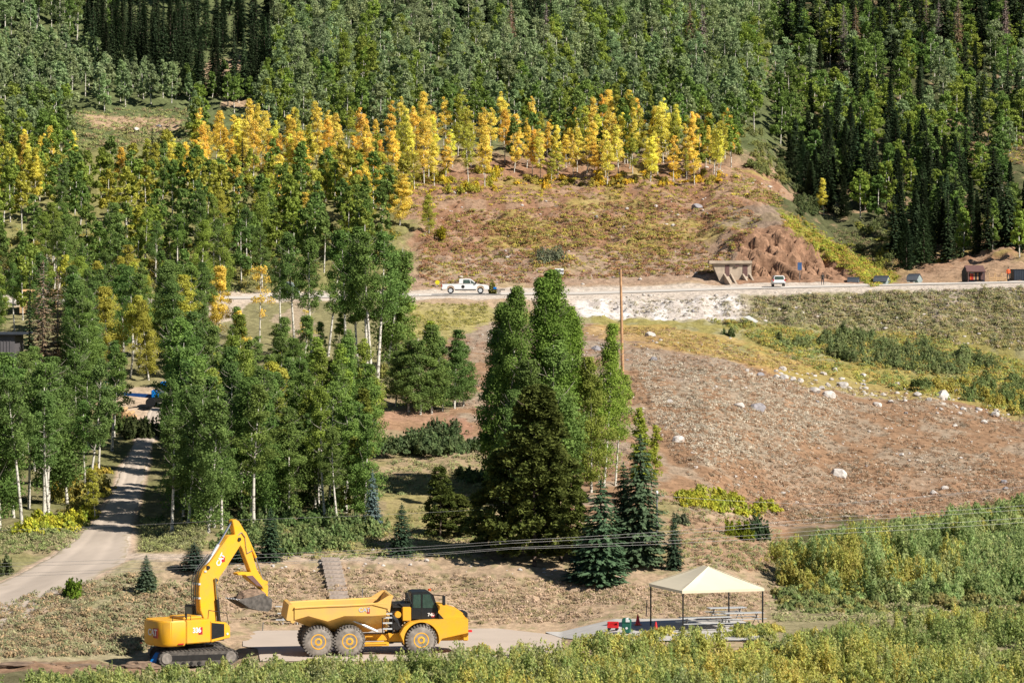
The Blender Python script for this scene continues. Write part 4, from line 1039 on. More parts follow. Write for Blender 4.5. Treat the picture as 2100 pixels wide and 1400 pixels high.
TOPL = ([-300, 0, 300, 480, 600, 750, 900, 1000, 1150, 1250, 1380, 1450, 1560, 1620, 1700, 1850, 2100, 2400], [1385, 1374, 1350, 1347, 1331, 1330, 1313, 1314, 1302, 1290, 1280, 1274, 1266, 1280, 1272, 1244, 1236, 1240])
while len(spots) < 2600:
    D = rng.uniform(166, 222); px = rng.uniform(-160, 2260)
    mo = fbm(np.array([X(px, D) * .42]), np.array([D * .30]), 123, 2)[0]; h = .35 + 2.1 * sstep(.25, .75, mo) * rng.uniform(.75, 1.05)
    g = float(Zbase(px, D)) 
    topy = HOR + (CZ - (g + h * 1.0)) * F / D
    if topy < np.interp(px, *TOPL): continue
    if px > 480 and px < 980 and D > 194.5: continue
    if px <= 480 and D > 192.5: continue
    x = X(px, D)
    f = fbm(np.array([x * .09]), np.array([D * .09]), 99, 3)[0] + rng.uniform(-.12, .12)
    yb = .60 + .08 * (px < 1250) - .05 * (px > 1500)
    c = WY[rng.integers(len(WY))] if f > yb + .02 else WG[rng.integers(len(WG))]
    spots.append((x, D, g - .05, rng.uniform(.6, 1.1), h, c))
thicket('foreground_willows', spots, 'yellow green willow thicket along the foot of the picture', 620, lsz=.08, elong=4, mat='willow')
spots = []
while len(spots) < 900:
    px = rng.uniform(1590, 2300); D = rng.uniform(226, 306)
    g = float(Zt(px, D)); x = X(px, D)
    f = fbm(np.array([x * .06]), np.array([D * .05]), 12, 3)[0]
    lim = np.interp(D, [226, 236, 262, 285, 300, 306], [1640, 1600, 1585, 1600, 1750, 1950])
    edge = sstep(-10, 110, px - lim) * .6 + .4; edge *= .45 + .55 * sstep(225, 236, D)
    mo = fbm(np.array([x * .26]), np.array([D * .2]), 321, 2)[0]; h = (.5 + 4.6 * sstep(.28, .72, .5 * f + .5 * mo) * rng.uniform(.8, 1)) * edge + rng.uniform(-.3, .3)
    if px < lim + rng.uniform(0, 30): continue
    topy = HOR + (CZ - (g + h)) * F / D
    if topy < np.interp(px, [1580, 1700, 1760, 1850, 1960, 2100, 2300], [1108, 1085, 1062, 1055, 1035, 1010, 1000]): continue
    q = rng.uniform()
    c = (.52, .50, .14) if (f > .6 and q < .5) or q < .08 else [(.36, .46, .18), (.42, .50, .20), (.45, .51, .21), (.31, .40, .155)][rng.integers(4)]
    spots.append((x, D, g - .05, rng.uniform(.9, 1.9), max(h, .7), c))
for _ in range(110):
    px = rng.uniform(1590, 2200); D = rng.uniform(217, 229); g = float(Zt(px, D)); q = rng.uniform(.3, 1)
    spots.append((X(px, D), D, g - .05, .5 + .6 * q, .3 + .9 * q * sstep(214, 228, D), [(.34, .40, .16), (.28, .34, .13), (.44, .42, .16)][rng.integers(3)]))
thicket('tall_willows', spots, 'tall green willow thicket filling the hollow right of the canopy', 1100, lsz=.10, elong=4, mat='willow')
spots = []
for poly, n, r0, r1, cols in [([(1560, 700), (1700, 685), (1850, 700), (2000, 730), (2060, 770), (1900, 770), (1700, 735)], 90, 1.0, 2.0, [(.13, .17, .06), (.16, .20, .07), (.11, .15, .05)]),
                              ([(1860, 790), (2120, 780), (2120, 850), (2060, 845), (1900, 800)], 50, 1.0, 1.8, [(.14, .19, .06), (.28, .26, .05), (.12, .17, .05)]),
                              ([(1380, 1005), (1480, 1020), (1590, 1045), (1580, 1065), (1400, 1040)], 34, .7, 1.1, [(.30, .32, .03), (.26, .30, .04)]),
                              ([(1095, 515), (1155, 515), (1155, 540), (1095, 540)], 10, 1.2, 1.8, [(.14, .16, .09)]),
                              ([(40, 1075), (190, 1060), (180, 1090), (60, 1098)], 36, .6, 1.1, [(.34, .36, .03), (.26, .32, .04)]),
                              ([(110, 1020), (220, 960), (235, 1020), (170, 1060)], 26, .8, 1.4, [(.30, .26, .04), (.22, .22, .05)]),
                              ([(440, 1100), (780, 1070), (780, 1110), (600, 1140), (440, 1130)], 60, .8, 1.4, [(.11, .17, .05), (.14, .19, .06)]),
                              ([(560, 1020), (700, 1020), (700, 1080), (560, 1080)], 24, .8, 1.4, [(.09, .15, .04)]),
                              ([(640, 372), (1020, 345), (1020, 400), (700, 400)], 60, .8, 1.5, [(.44, .38, .03), (.30, .30, .04)]),
                              ([(1030, 365), (1480, 350), (1480, 378), (1080, 392)], 60, .8, 1.3, [(.48, .36, .03), (.30, .27, .05)]),
                              ([(1500, 250), (1560, 260), (1610, 380), (1520, 340)], 40, .9, 1.5, [(.20, .22, .06), (.16, .19, .06)]),
                              ([(1600, 300), (1650, 400), (1700, 450), (1640, 440), (1590, 330)], 40, 1, 1.6, [(.08, .11, .035)]),
                              ([(1700, 470), (2000, 440), (2100, 480), (1970, 530), (1800, 560)], 60, 1, 1.8, [(.11, .14, .045), (.2, .22, .04)]),
                              ([(0, 470), (560, 460), (820, 480), (820, 540), (560, 600), (0, 600)], 120, 1, 1.8, [(.14, .17, .05), (.26, .24, .04), (.11, .15, .045)]),
                              ([(330, 1000), (560, 1000), (560, 1085), (330, 1085)], 30, .7, 1.2, [(.22, .24, .05), (.09, .14, .04)]),
                              ([(640, 780), (830, 760), (830, 800), (700, 840)], 22, .7, 1.2, [(.22, .24, .06), (.12, .16, .05)])]:
    for a, b in sample_poly(poly, n):
        D = D_of(a, b)
        c_, w_ = road_centre(D)
        if abs(a - c_) < w_ + 10 and D < 336: continue
        spots.append((X(a, D), D, float(Zt(a, D)) - .05, rng.uniform(r0, r1), rng.uniform(r0 * .5, r1) * 1.0, tuple(np.array(cols[rng.integers(len(cols))]) * np.array([1.55, 1.45, 1.5]) + .02)))
thicket('undergrowth', spots, 'leafy undergrowth and low bushes between the trees', 700, lsz=.13)
def shrub(px, b, w, h, col, label, leaves=1500):
    D = D_of(px, b); g = ground(px, D)
    sp = [(rng.normal(0, .32) * w, rng.normal(0, .30) * w, -.1, w * (.42 if w < 4 else .25), h * rng.uniform(.75 if w < 4 else .35, 1), np.array(col) * rng.uniform(.85, 1.15)) for _ in range(6 if w < 4 else 22)]
    o = thicket('shrub', sp, None, leaves // len(sp), parent=None, kind='thing', lsz=.15)
    o.location = g; tag(o, label, 'shrub'); return o
shrub(1555, 1108, 1.6, 2.3, (.07, .11, .05), 'dark rounded shrub at the upper left of the willows')
shrub(1515, 1100, 1.3, 1.5, (.22, .26, .03), 'lime yellow shrub left of the dark rounded shrub')
shrub(150, 1222, 1.3, 1.3, (.14, .22, .03), 'bright green bush below the dirt track')
shrub(10, 1178, .9, 1.5, (.14, .17, .07), 'grey green bush at the left end of the track')
shrub(905, 494, 2.2, 2.0, (.34, .30, .03), 'yellow bush on the slope above the pickup')
shrub(1010, 603, 1.0, 2.0, (.26, .25, .08), 'olive bush right of the pickup')
shrub(875, 925, 6.5, 2.3, (.13, .18, .075), 'broad dark shrub in the shade below the round clump', 26000)
shrub(958, 985, 2.6, 1.2, (.13, .18, .07), 'dark shrub right of the broad shaded shrub', 5000)
shrub(905, 890, 2.0, 1.6, (.13, .18, .08), 'sage green bush in front of the round clump', 2500)
shrub(1755, 775 - 20, .1, .1, (.1, .1, .05), 'tiny weed in the hollow', 60) if False else None
shrub(295, 1212, 1.0, 1.6, (.15, .20, .09), 'soft green bush under the grey green spruce')
shrub(1500, 690, 1.1, 1.2, (.12, .16, .06), 'small green bush below the pale embankment')
shrub(1882, 800, 1.2, 1.6, (.11, .15, .05), 'dark bush at the edge of the boulder field')
shrub(282, 897, 2.4, 2.0, (.07, .09, .035), 'dark brush screening the upper end of the dirt track', 5000)
shrub(316, 893, 2.0, 1.8, (.10, .14, .05), 'green brush at the right side of the upper dirt track', 4000)
shrub(245, 884, 2.2, 1.6, (.12, .16, .05), 'green brush below the timber pile', 4000)
shrub(1400, 1075, 1.0, 1.0, (.16, .19, .11), 'grey green bush right of the spruces')

# ------------------------------------------------------------------ boulders
def rock_me(seed):
    bm = bmesh.new(); bmesh.ops.create_icosphere(bm, subdivisions=3, radius=1)
    rr = random.Random(seed)
    pl = [(Vector((rr.gauss(0, 1), rr.gauss(0, 1), rr.gauss(0, 1))).normalized(), rr.uniform(.55, .9)) for _ in range(11)]
    for v in bm.verts:
        for n, d in pl:
            k = v.co.dot(n)
            if k > d: v.co -= n * (k - d)
        v.co *= 1 + .06 * (rr.random() - .5)
    me = bpy.data.meshes.new('boulder'); bm.to_mesh(me); bm.free(); me.materials.append(M['rock']); return me
ROCKS = [rock_me(i) for i in range(6)]
BL = []
z4 = [(655, 520, 55), (750, 533, 70), (1110, 465, 60), (1185, 420, 60), (1040, 450, 50), (350, 695, 60), (438, 832, 25), (1155, 870, 75), (1950, 568, 45), (1950, 540, 25), (1895, 605, 35), (1690, 475, 80), (1560, 470, 40), (1385, 465, 25), (1425, 505, 30), (1355, 518, 45), (1080, 360, 40), (1145, 338, 30), (1285, 373, 40), (875, 342, 35), (842, 347, 25), (695, 342, 25), (765, 368, 35), (845, 374, 40), (885, 380, 40), (930, 390, 30), (965, 394, 35), (720, 365, 20), (1460, 413, 25), (1555, 437, 30), (1290, 415, 20), (1840, 495, 25), (1765, 455, 35), (1105, 415, 30), (1075, 436, 30), (1165, 410, 25), (1215, 432, 25), (225, 285, 30), (90, 295, 15), (395, 58, 30), (205, 165, 50), (1480, 770, 30), (1700, 938, 35), (1645, 965, 40), (2005, 940, 30), (2000, 908, 35), (1750, 627, 25), (285, 635, 15), (305, 503, 30), (880, 968, 25), (1785, 540, 20), (1862, 537, 20), (1050, 500, 22), (1240, 468, 16), (1620, 490, 26), (1660, 560, 18), (1500, 560, 22), (1400, 640, 16), (640, 885, 22), (740, 890, 20), (1300, 830, 16), (1780, 790, 18), (1520, 760, 18), (430, 740, 14), (170, 540, 16), (540, 430, 16), (610, 400, 18)]
for x, y, w in z4: BL.append((1250 + x * .4048, 620 + y * .4048 + w * .06, w * .4048))
BL += [(1429, 425, 20), (1222, 718, 18), (1380, 1152, 16), (680, 1145, 10), (706, 797, 26), (560, 1162, 8), (875, 1150, 9), (842, 1158, 8), (1345, 424, 8), (886, 392, 10), (1140, 420, 8), (1222, 450, 10), (325, 262, 14), (280, 268, 12), (765, 1128, 8), (1110, 630, 10), (1330, 640, 9), (1385, 655, 9), (1420, 640, 8), (1280, 655, 9), (1470, 630, 7), (860, 606, 6), (1640, 372, 10), (1650, 380, 12)]
bl = sorted(BL, key=lambda b: b[0])
SZ = lambda w: 'large' if w > 22 else 'small' if w < 11 else 'medium'
for i, (px, py, w) in enumerate(bl):
    D = D_of(px, py); g = ground(px, D); s = w / F * D * .62
    o = link('boulder', ROCKS[i % 6], None, g + Vector((0, 0, s * .18)))
    o.rotation_euler = (0, 0, rng.uniform(0, 6.3)); o.scale = (s * 1.05, s * .9, s * rng.uniform(.6, .85))
    dk = rng.uniform() < .25
    c = np.array((.33, .31, .32) if dk else (.60, .55, .50)) * rng.uniform(.85, 1.1); o.color = (*c, 1)
    if py < 560: wh = 'on the hillside above the road'
    elif py < 672: wh = 'on the pale embankment'
    elif px < 1230: wh = 'among the near trees'
    elif py < 830 and px > 1480: wh = 'along the top edge of the brown field'
    elif py < 1060: wh = 'out on the brown field'
    else: wh = 'on the bank behind the canopy'
    BLK = dict(o=o, wh=wh, d=('dark grey' if dk else 'pale'), s=SZ(w))
    bl[i] = BLK
for wh in set(b['wh'] for b in bl):
    L_ = [b for b in bl if b['wh'] == wh]
    for i, b in enumerate(L_):
        tag(b['o'], f"{b['s']} {b['d']} boulder {wh}, {'leftmost' if i == 0 else 'rightmost' if i == len(L_) - 1 else ordinal(i) + ' from left'}", 'boulder', 'boulders ' + wh)
def loose_stones():
    Vs = []; Fs = []; nv = 0
    ico = np.array([v.co[:] for v in ROCKS[0].vertices]); tri = np.array([p.vertices[:] for p in ROCKS[0].polygons])
    bm = bmesh.new(); bmesh.ops.create_icosphere(bm, subdivisions=1, radius=1); ico = np.array([v.co[:] for v in bm.verts]); tri = np.array([[v.index for v in f.verts] for f in bm.faces]); bm.free()
    for poly, n, r0, r1 in [([(1560, 748), (1700, 770), (1900, 800), (2070, 845), (2060, 870), (1850, 825), (1600, 775)], 90, .12, .4), ([(1290, 700), (1560, 750), (2050, 860), (2140, 1000), (1600, 1080), (1300, 850)], 260, .06, .2),
                            ([(1190, 605), (1540, 600), (1540, 652), (1230, 650)], 160, .08, .35), ([(950, 670), (1500, 690), (1500, 740), (950, 720)], 70, .1, .25), ([(420, 1140), (1300, 1170), (1300, 1190), (420, 1165)], 60, .05, .2),
                            ([(860, 380), (1500, 400), (1450, 580), (860, 590)], 120, .1, .35), ([(1540, 600), (2120, 590), (2120, 720), (1540, 660)], 120, .1, .4), ([(1200, 280), (1640, 380), (1660, 400), (1620, 400)], 20, .2, .5)]:
        for a, b in sample_poly(poly, n):
            D = D_of(a, b); g = ground(a, D); r = r0 + (r1 - r0) * rng.uniform() ** 2.5
            v = ico * (1 + rng.uniform(-.25, .25, (len(ico), 1))) * r * np.array([1.1, .9, .65]) + np.array(g) + np.array([0, 0, r * .1])
            Vs.append(v); Fs.append(tri + nv); nv += len(v)
    o = link('loose_stones', mesh_np('loose_stones', np.concatenate(Vs), np.concatenate(Fs), M['rock'])); o.color = (.55, .50, .45, 1)
    tag(o, 'loose pale stones strewn over the field and banks', 'stones', kind='stuff')
loose_stones()
# white slab at the foot of the embankment
g = ground(1539, D_of(1539, 660)); mb = MB(); mb.prism([(-.85, .55), (-.2, .75), (.95, .05), (.6, -.15)], -.4, .5)
tag(mb.build('rock_slab', M['white'], None, .04, loc=g), 'tilted bright white slab at the foot of the embankment', 'rock')

# ------------------------------------------------------------------ lettering
def text(s, size, mat, parent, loc, rot, name='lettering', extrude=.004, shear=0, space=1.0):
    cu = bpy.data.curves.new(name, 'FONT'); cu.body = s; cu.size = size; cu.extrude = extrude; cu.align_x = 'CENTER'; cu.align_y = 'CENTER'; cu.offset = size * .03
    cu.shear = shear; cu.space_character = space
    dg_o = bpy.data.objects.new('tmp', cu); COL.objects.link(dg_o)
    me = bpy.data.meshes.new_from_object(dg_o.evaluated_get(bpy.context.evaluated_depsgraph_get()))
    bpy.data.objects.remove(dg_o); me.materials.clear(); me.materials.append(mat)
    o = link(name, me, parent, loc); o.rotation_euler = rot; return o

# ------------------------------------------------------------------ excavator
def excavator():
    fw = Vector((.79, .613, 0)); ang = math.atan2(fw.y, fw.x)
    D0 = 201.0; ox = X(395, D0)
    base = -.88
    root = empty('excavator', (ox, D0, base), ang, 'yellow tracked excavator with raised bent boom holding a bucket of soil', 'excavator')
    H0 = -base
    Y = M['yellow']
    # undercarriage turned a little the other way
    ua = R(18) - ang
    uc = bpy.data.objects.new('undercarriage', None)
    rot = Matrix.Rotation(ua, 4, 'Z')
    def U(mb):
        mb.V = [tuple(rot @ Vector(v)) for v in mb.V]; return mb
    for s in (-1, 1):
        yc = s * 1.35; L_ = 2.35; r = .44
        prof = []
        for i in range(9):
            a = R(-90 + 180 * i / 8); prof.append((L_ - r + r * math.cos(a), r + r * math.sin(a)))
        for i in range(9):
            a = R(90 + 180 * i / 8); prof.append((-L_ + r + r * math.cos(a), r + r * math.sin(a)))
        mb = MB(); mb.prism(prof, yc - .3, yc + .3)
        n = 46; per = 2 * (2 * L_ - 2 * r) + 2 * math.pi * r
        for i in range(n):           # grouser plates
            d = per * i / n; st = 2 * L_ - 2 * r
            if d < st: p = (-L_ + r + d, 2 * r); a = 0
            elif d < st + math.pi * r: t = (d - st) / r; p = (L_ - r + r * math.sin(t), r + r * math.cos(t)); a = -t
            elif d < 2 * st + math.pi * r: p = (L_ - r - (d - st - math.pi * r), 0); a = math.pi
            else: t = (d - 2 * st - math.pi * r) / r; p = (-L_ + r - r * math.sin(t), r - r * math.cos(t)); a = math.pi - t
            ca, sa = math.cos(a), math.sin(a)
            q = [(-.06, -.02), (.06, -.02), (.05, .03), (-.05, .03)]
            mb.prism([(p[0] + u * ca - v * sa, p[1] + u * sa + v * ca) for u, v in q], yc - .34, yc + .34)
        tr = U(mb).build('track', M['track'], root)
        mb = MB(); mb.box(-L_ + .6, L_ - .6, yc - s * .1 - .24, yc + s * .32, .3, .62); U(mb).build('track_frame', M['dark'], tr)
        for xx in (-L_ + r, L_ - r):
            mb = MB(); mb.lathe([(-.02, .12), (-.04, .30), (.04, .34), (.05, .12)], (xx, yc + s * .31, r)); U(mb).build('sprocket', M['rubber'], tr)
        for i in range(7): U(MB().lathe([(-.04, .10), (.04, .10)], (-1.4 + i * .47, yc + s * .30, .14), n=12)).build('roller', M['dark'], tr)
    mb = MB(); mb.box(-1.0, 1.0, -1.1, 1.1, .45, .95); mb.lathe([(0, .75), (.25, .75)], (0, 0, .9), 'Z'); mb.build('car_body', M['dark'], root, .03)
    # machine house: counterweight, engine hood, right-hand side boxes (right side = -y)
    z0, z1 = H0 + .28, H0 + 1.78
    mb = MB()
    cw = []
    for (x, y) in [(-1.35, -1.42), (-2.35, -1.38), (-2.72, -1.0), (-2.82, -.5), (-2.82, .5), (-2.72, 1.0), (-2.35, 1.38), (-1.35, 1.42)]:
        cw.append((x, y))
    n = len(cw)
    lv = [(z0, .93), (z0 + .18, 1.0), (z1 - .12, 1.0), (z1, .97)]
    vs = [( -1.35 + (x + 1.35) * k, y * (k if k < 1 else 1), z) for z, k in lv for x, y in cw]
    fs = [(k * n + i, k * n + (i + 1) % n, (k + 1) * n + (i + 1) % n, (k + 1) * n + i) for k in range(3) for i in range(n)]
    fs += [tuple(range(n)), tuple(range(3 * n, 4 * n))]
    mb.add(vs, fs); cwo = mb.build('counterweight', Y, root, .05)
    mb = MB(); mb.box(-1.33, .35, -1.42, 1.42, z0 + .12, z1 - .02)
    mb.box(-1.2, .1, -.9, .7, z1 - .02, z1 + .14); mb.build('engine_house', Y, root, .05)
    mb = MB(); mb.prism([(.37, z0 + .1), (1.72, z0 + .3), (1.72, z0 + .95), (1.45, z0 + 1.22), (.37, z1 - .18)], -1.42, -.55)
    mb.build('side_box', Y, root, .04)
    mb = MB(); mb.prism([(.42, z0 + .30), (1.28, z0 + .42), (1.28, z0 + 1.14), (.42, z0 + 1.26)], -1.445, -1.41); mb.build('side_grille', M['black'], root)
    mb = MB()
    for k in range(7): mb.box(.5, 1.2, -1.46, -1.446, z0 + .45 + k * .1, z0 + .47 + k * .1)
    mb.build('louvres', M['dark'], root)
    mb = MB(); mb.box(.37, 1.9, -.5, .3, z0 + .05, z0 + .4); mb.build('swing_frame', M['dark'], root, .02)
    mb = MB(); mb.path([(-2.2, -1.3, z1), (-2.2, -1.3, z1 + .25), (-1.0, -1.36, z1 + .25), (-1.0, -1.36, z1)], .02); mb.path([(.2, -1.35, z1), (.25, -1.35, z1 + .5), (1.5, -1.35, z0 + 1.75), (1.65, -1.35, z0 + 1.0)], .022)
    mb.build('handrail', M['dark'], root)
    mb = MB(); mb.tube((-1.0, -.85, z1), (-1.0, -.85, z1 + .38), .07); mb.build('exhaust', M['dark'], root)
    # cab on the far (left) side
    cx0, cx1, y0, y1, ct = .35, 1.95, .5, 1.45, z1 + .62
    mb = MB(); mb.prism([(cx0, z0 + .1), (cx1 - .1, z0 + .1), (cx1 + .05, z0 + 1.0), (cx1 - .25, ct), (cx0, ct)], y0, y1)
    cab = mb.build('cab', M['black'], root, .04)
    mb = MB(); mb.box(cx0 + .12, cx0 + .62, y0 - .012, y0 - .002, z1 + .08, ct - .12); mb.box(cx0 + .7, cx1 - .35, y0 - .012, y0 - .002, z1 + .08, ct - .12)
    mb.box(cx0 - .012, cx0 - .002, y0 + .12, y1 - .12, z1 + .08, ct - .12); mb.build('window', M['glass'], cab)
    # boom in the plane y in [-.32,.32] around y=0
    hs = -.05
    def P(px, py):
        D = D0 + .613 * 3
        s = (px - 395) / F * D / .79
        D = D0 + .613 * s
        s = ((px - 1050) / F * D - ox) / .79
        return (s, zz(py, D) - base)
    bo = [P(*q) for q in [(418, 1284), (437, 1284), (438, 1250), (438, 1200), (444, 1182), (456, 1165), (490, 1112), (489, 1098), (478, 1094), (463, 1098), (426, 1150), (410, 1168), (403, 1185), (402, 1215), (405, 1250)]]
    mb = MB(); mb.prism(bo, hs - .30, hs + .30); boom = mb.build('boom', Y, root, .03)
    mb = MB()
    for q in [(484, 1104), (428, 1276), (420, 1162), (436, 1188)]:
        a = P(*q); mb.tube((a[0], hs - .38, a[1]), (a[0], hs + .38, a[1]), .11, n=14)
    mb.build('pin', M['dark'], boom)
    # boom lift cylinders
    for s in (-1, 1):
        a = P(441, 1280); b = P(433, 1183); y = hs + s * .42
        m_ = (a[0] * .45 + b[0] * .55, a[1] * .45 + b[1] * .55)
        c = MB().tube((a[0], y, a[1]), (m_[0], y, m_[1]), .11).build('lift_cylinder', M['dark'], root, 0, True)
        MB().tube((m_[0], y, m_[1]), (b[0], y, b[1]), .055).build('rod', M['chrome'], c, 0, True)
    # stick cylinder: barrel and bright rod on top of the boom
    a = P(421, 1160); b = P(447, 1116); c2 = P(474, 1070)
    c = MB().tube((a[0], hs, a[1]), (b[0], hs, b[1]), .10).build('stick_cylinder', M['steelw'], root, 0, True)
    MB().tube((b[0], hs, b[1]), (c2[0], hs, c2[1]), .062).build('rod', M['chrome'], c, 0, True)
    mb = MB(); q = [(398, 1262), (396, 1215), (397, 1190), (404, 1170), (418, 1152), (430, 1137)]
    for k in range(3): mb.path([(P(*u)[0] - .05 * k, hs - .18 + .12 * k, P(*u)[1] + .03 * k) for u in q], .028, 6)
    mb.build('hoses', M['black'], root)
    mb = MB()
    for q in [(403, 1262), (402, 1225), (402, 1196), (414, 1170)]:
        u = P(*q); mb.box(u[0] - .08, u[0] + .08, hs - .36, hs + .36, u[1] - .05, u[1] + .05)
    mb.build('hose_clamp', M['steelw'], boom)
    # stick
    st = [P(*q) for q in [(472, 1066), (478, 1063), (486, 1068), (506, 1102), (512, 1130), (522, 1165), (534, 1186), (545, 1190), (545, 1196), (534, 1200), (524, 1192), (512, 1178), (505, 1158), (492, 1124), (478, 1100)]]
    mb = MB(); mb.prism(st, hs - .22, hs + .22); stick = mb.build('stick', Y, root, .025)
    # bucket cylinder along the outer side
    a = P(496, 1090); b = P(519, 1142); c2 = P(538, 1190)
    c = MB().tube((a[0] + .1, hs - .1, a[1]), (b[0] + .1, hs - .1, b[1]), .085).build('bucket_cylinder', M['yellow'], root, 0, True)
    MB().tube((b[0] + .1, hs - .1, b[1]), (c2[0], hs - .1, c2[1]), .05).build('rod', M['chrome'], c, 0, True)
    mb = MB(); mb.path([(P(*q)[0], hs - .26, P(*q)[1]) for q in [(482, 1096), (490, 1090), (497, 1100), (499, 1120), (501, 1133), (512, 1127)]], .028, 6); mb.build('hoses', M['chrome'], stick)
    # thumb hinged under the stick
    th = [P(*q) for q in [(481, 1174), (490, 1171), (514, 1171), (520, 1180), (538, 1200), (536, 1206), (518, 1196), (505, 1186), (498, 1177), (484, 1178)]]
    MB().prism(th, hs - .26, hs + .26).build('thumb', Y, root, .02)
    MB().prism([P(*q) for q in [(499, 1179), (512, 1178), (533, 1202), (520, 1198)]], hs - .32, hs - .27).build('thumb_plate', M['brownpaint'], root)
    # linkage and bucket
    mb = MB(); mb.prism([P(*q) for q in [(526, 1194), (546, 1198), (545, 1232), (538, 1234), (534, 1212)]], hs - .20, hs + .20); mb.build('linkage', Y, root, .02)
    bk = [P(*q) for q in [(546, 1226), (545, 1244), (537, 1251), (520, 1249), (498, 1243), (478, 1230), (474, 1225)]]
    inn = [P(*q) for q in [(478, 1226), (500, 1238), (520, 1243), (533, 1244), (538, 1240), (538, 1226)]]
    mb = MB(); mb.prism(bk + inn, hs - .62, hs + .62)
    shell = mb.build('bucket', M['track'], root, .01)
    for s in (-1, 1):
        y = hs + s * .6
        MB().prism([P(*q) for q in [(546, 1226), (545, 1244), (537, 1251), (520, 1249), (498, 1243), (476, 1227), (505, 1221), (528, 1214)]], y - .025, y + .025).build('side_plate', M['track'], shell)
    for k in range(5):
        u = P(476, 1228); yy = hs - .55 + k * .275
        MB().prism([(u[0] + .1, u[1] - .06), (u[0] - .14, u[1] + .06), (u[0] - .1, u[1] + .09), (u[0] + .15, u[1] + .06)], yy - .05, yy + .05).build('tooth', M['steelw'], shell)
    # heaped soil in the bucket
    bm = bmesh.new(); bmesh.ops.create_icosphere(bm, subdivisions=4, radius=1)
    for v in bm.verts: v.co *= 1 + .28 * (fbm(np.array([v.co.x * 2.2 + 9]), np.array([v.co.y * 2.2 + v.co.z * 1.7]), 5, 3)[0] - .5) * 2
    me = bpy.data.meshes.new('soil_load'); bm.to_mesh(me); bm.free(); me.materials.append(M['dirt'])
    u = P(511, 1224); o = link('soil_load', me, None); tag(o, 'heap of brown soil and stones lying in the excavator bucket', 'soil')
    wm = Matrix.Translation(root.location) @ Matrix.Rotation(ang, 4, 'Z')
    o.location = wm @ Vector((u[0], hs, u[1])); o.rotation_euler = (0, R(-12), ang); o.scale = (1.0, .58, .50)
    # lettering, facing backwards and to the right-hand side
    cx = -2.835; zc = z0 + .78
    dec = MB().add([(cx, -.62, zc - .27), (cx, -.02, zc - .36), (cx, -.10, zc + .28), (cx, -.45, zc + .30)], [(0, 1, 2, 3)])
    MB().box(cx - .006, cx, -.68, -.20, zc - .30, zc + .28).build('red_patch', M['redp'], cwo)
    text('CAT', .52, M['white'], cwo, (cx - .008, -.12, zc), (R(90), 0, R(-90)), 'lettering', space=.92)
    MB().add([(cx - .016, -.24, zc - .25), (cx - .016, .08, zc - .25), (cx - .016, -.08, zc + .02)], [(0, 1, 2)]).build('emblem_triangle', M['yellow2'], cwo)
    eh = [c for c in root.children if c.name.startswith('engine_house')][0]
    MB().box(-.50, -.22, -1.432, -1.424, z0 + .62, z0 + 1.05).build('red_patch', M['redp'], eh)
    text('336', .42, M['white'], eh, (-.62, -1.437, z0 + .88), (R(90), 0, 0), 'lettering', space=.9)
    a = P(444, 1144)
    MB().prism([P(*q) for q in [(449, 1138), (455, 1138), (455, 1150), (447, 1152)]], hs - .306, hs - .303).build('red_patch', M['redp'], boom)
    o = text('CAT', .44, M['white'], boom, (P(446, 1146)[0], hs - .31, P(446, 1146)[1]), (R(90), R(-57), 0), 'lettering', space=.85)
    MB().box(-2.86, -2.84, .9, 1.2, z0 + .05, z0 + .12).build('reflector', M['red'], cwo)
    MB().box(-1.9, -1.5, -1.44, -1.425, z0 + .12, z0 + .18).build('reflector', M['tail'], cwo)
    mb = MB(); mb.tube((1.5, -1.46, z0 + .55), (1.5, -1.44, z0 + .55), .07); mb.build('side_lamp', M['white'], root)
excavator()
# heap of dark soil left of the tracks and blue barrel in its shadow
def heap(px, D, sx, sy, sz, label, seed=1, name='soil_heap', mat='dirt'):
    bm = bmesh.new(); bmesh.ops.create_icosphere(bm, subdivisions=4, radius=1)
    for v in bm.verts:
        v.co *= 1 + .9 * (fbm(np.array([v.co.x * 3.1 + seed]), np.array([v.co.y * 3.1 + v.co.z * 2]), seed, 5)[0] - .5) + .05 * random.random()
    me = bpy.data.meshes.new(name); bm.to_mesh(me); bm.free(); me.materials.append(M[mat])
    o = link(name, me, None, ground(px, D)); o.scale = (sx, sy, sz); tag(o, label, 'soil'); return o
heap(285, 198.5, 1.5, .8, .4, 'dark turned soil heaped beside the excavator tracks', 3)
heap(45, 197, 2.0, .7, .2, 'low ridge of brown soil at the left edge', 6)
heap(180, 197.5, 1.7, .7, .18, 'low ridge of soil left of the dark heap', 9)
g = ground(311, 199.5); tag(MB().prism([(-.35, 0), (.1, 0), (.55, .9), (.25, .95)], -.3, .3).build('plastic_sheet', M['blue'], None, .02, loc=g + Vector((0, 0, .1))), 'blue sheet tucked under the rear of the excavator', 'sheet')

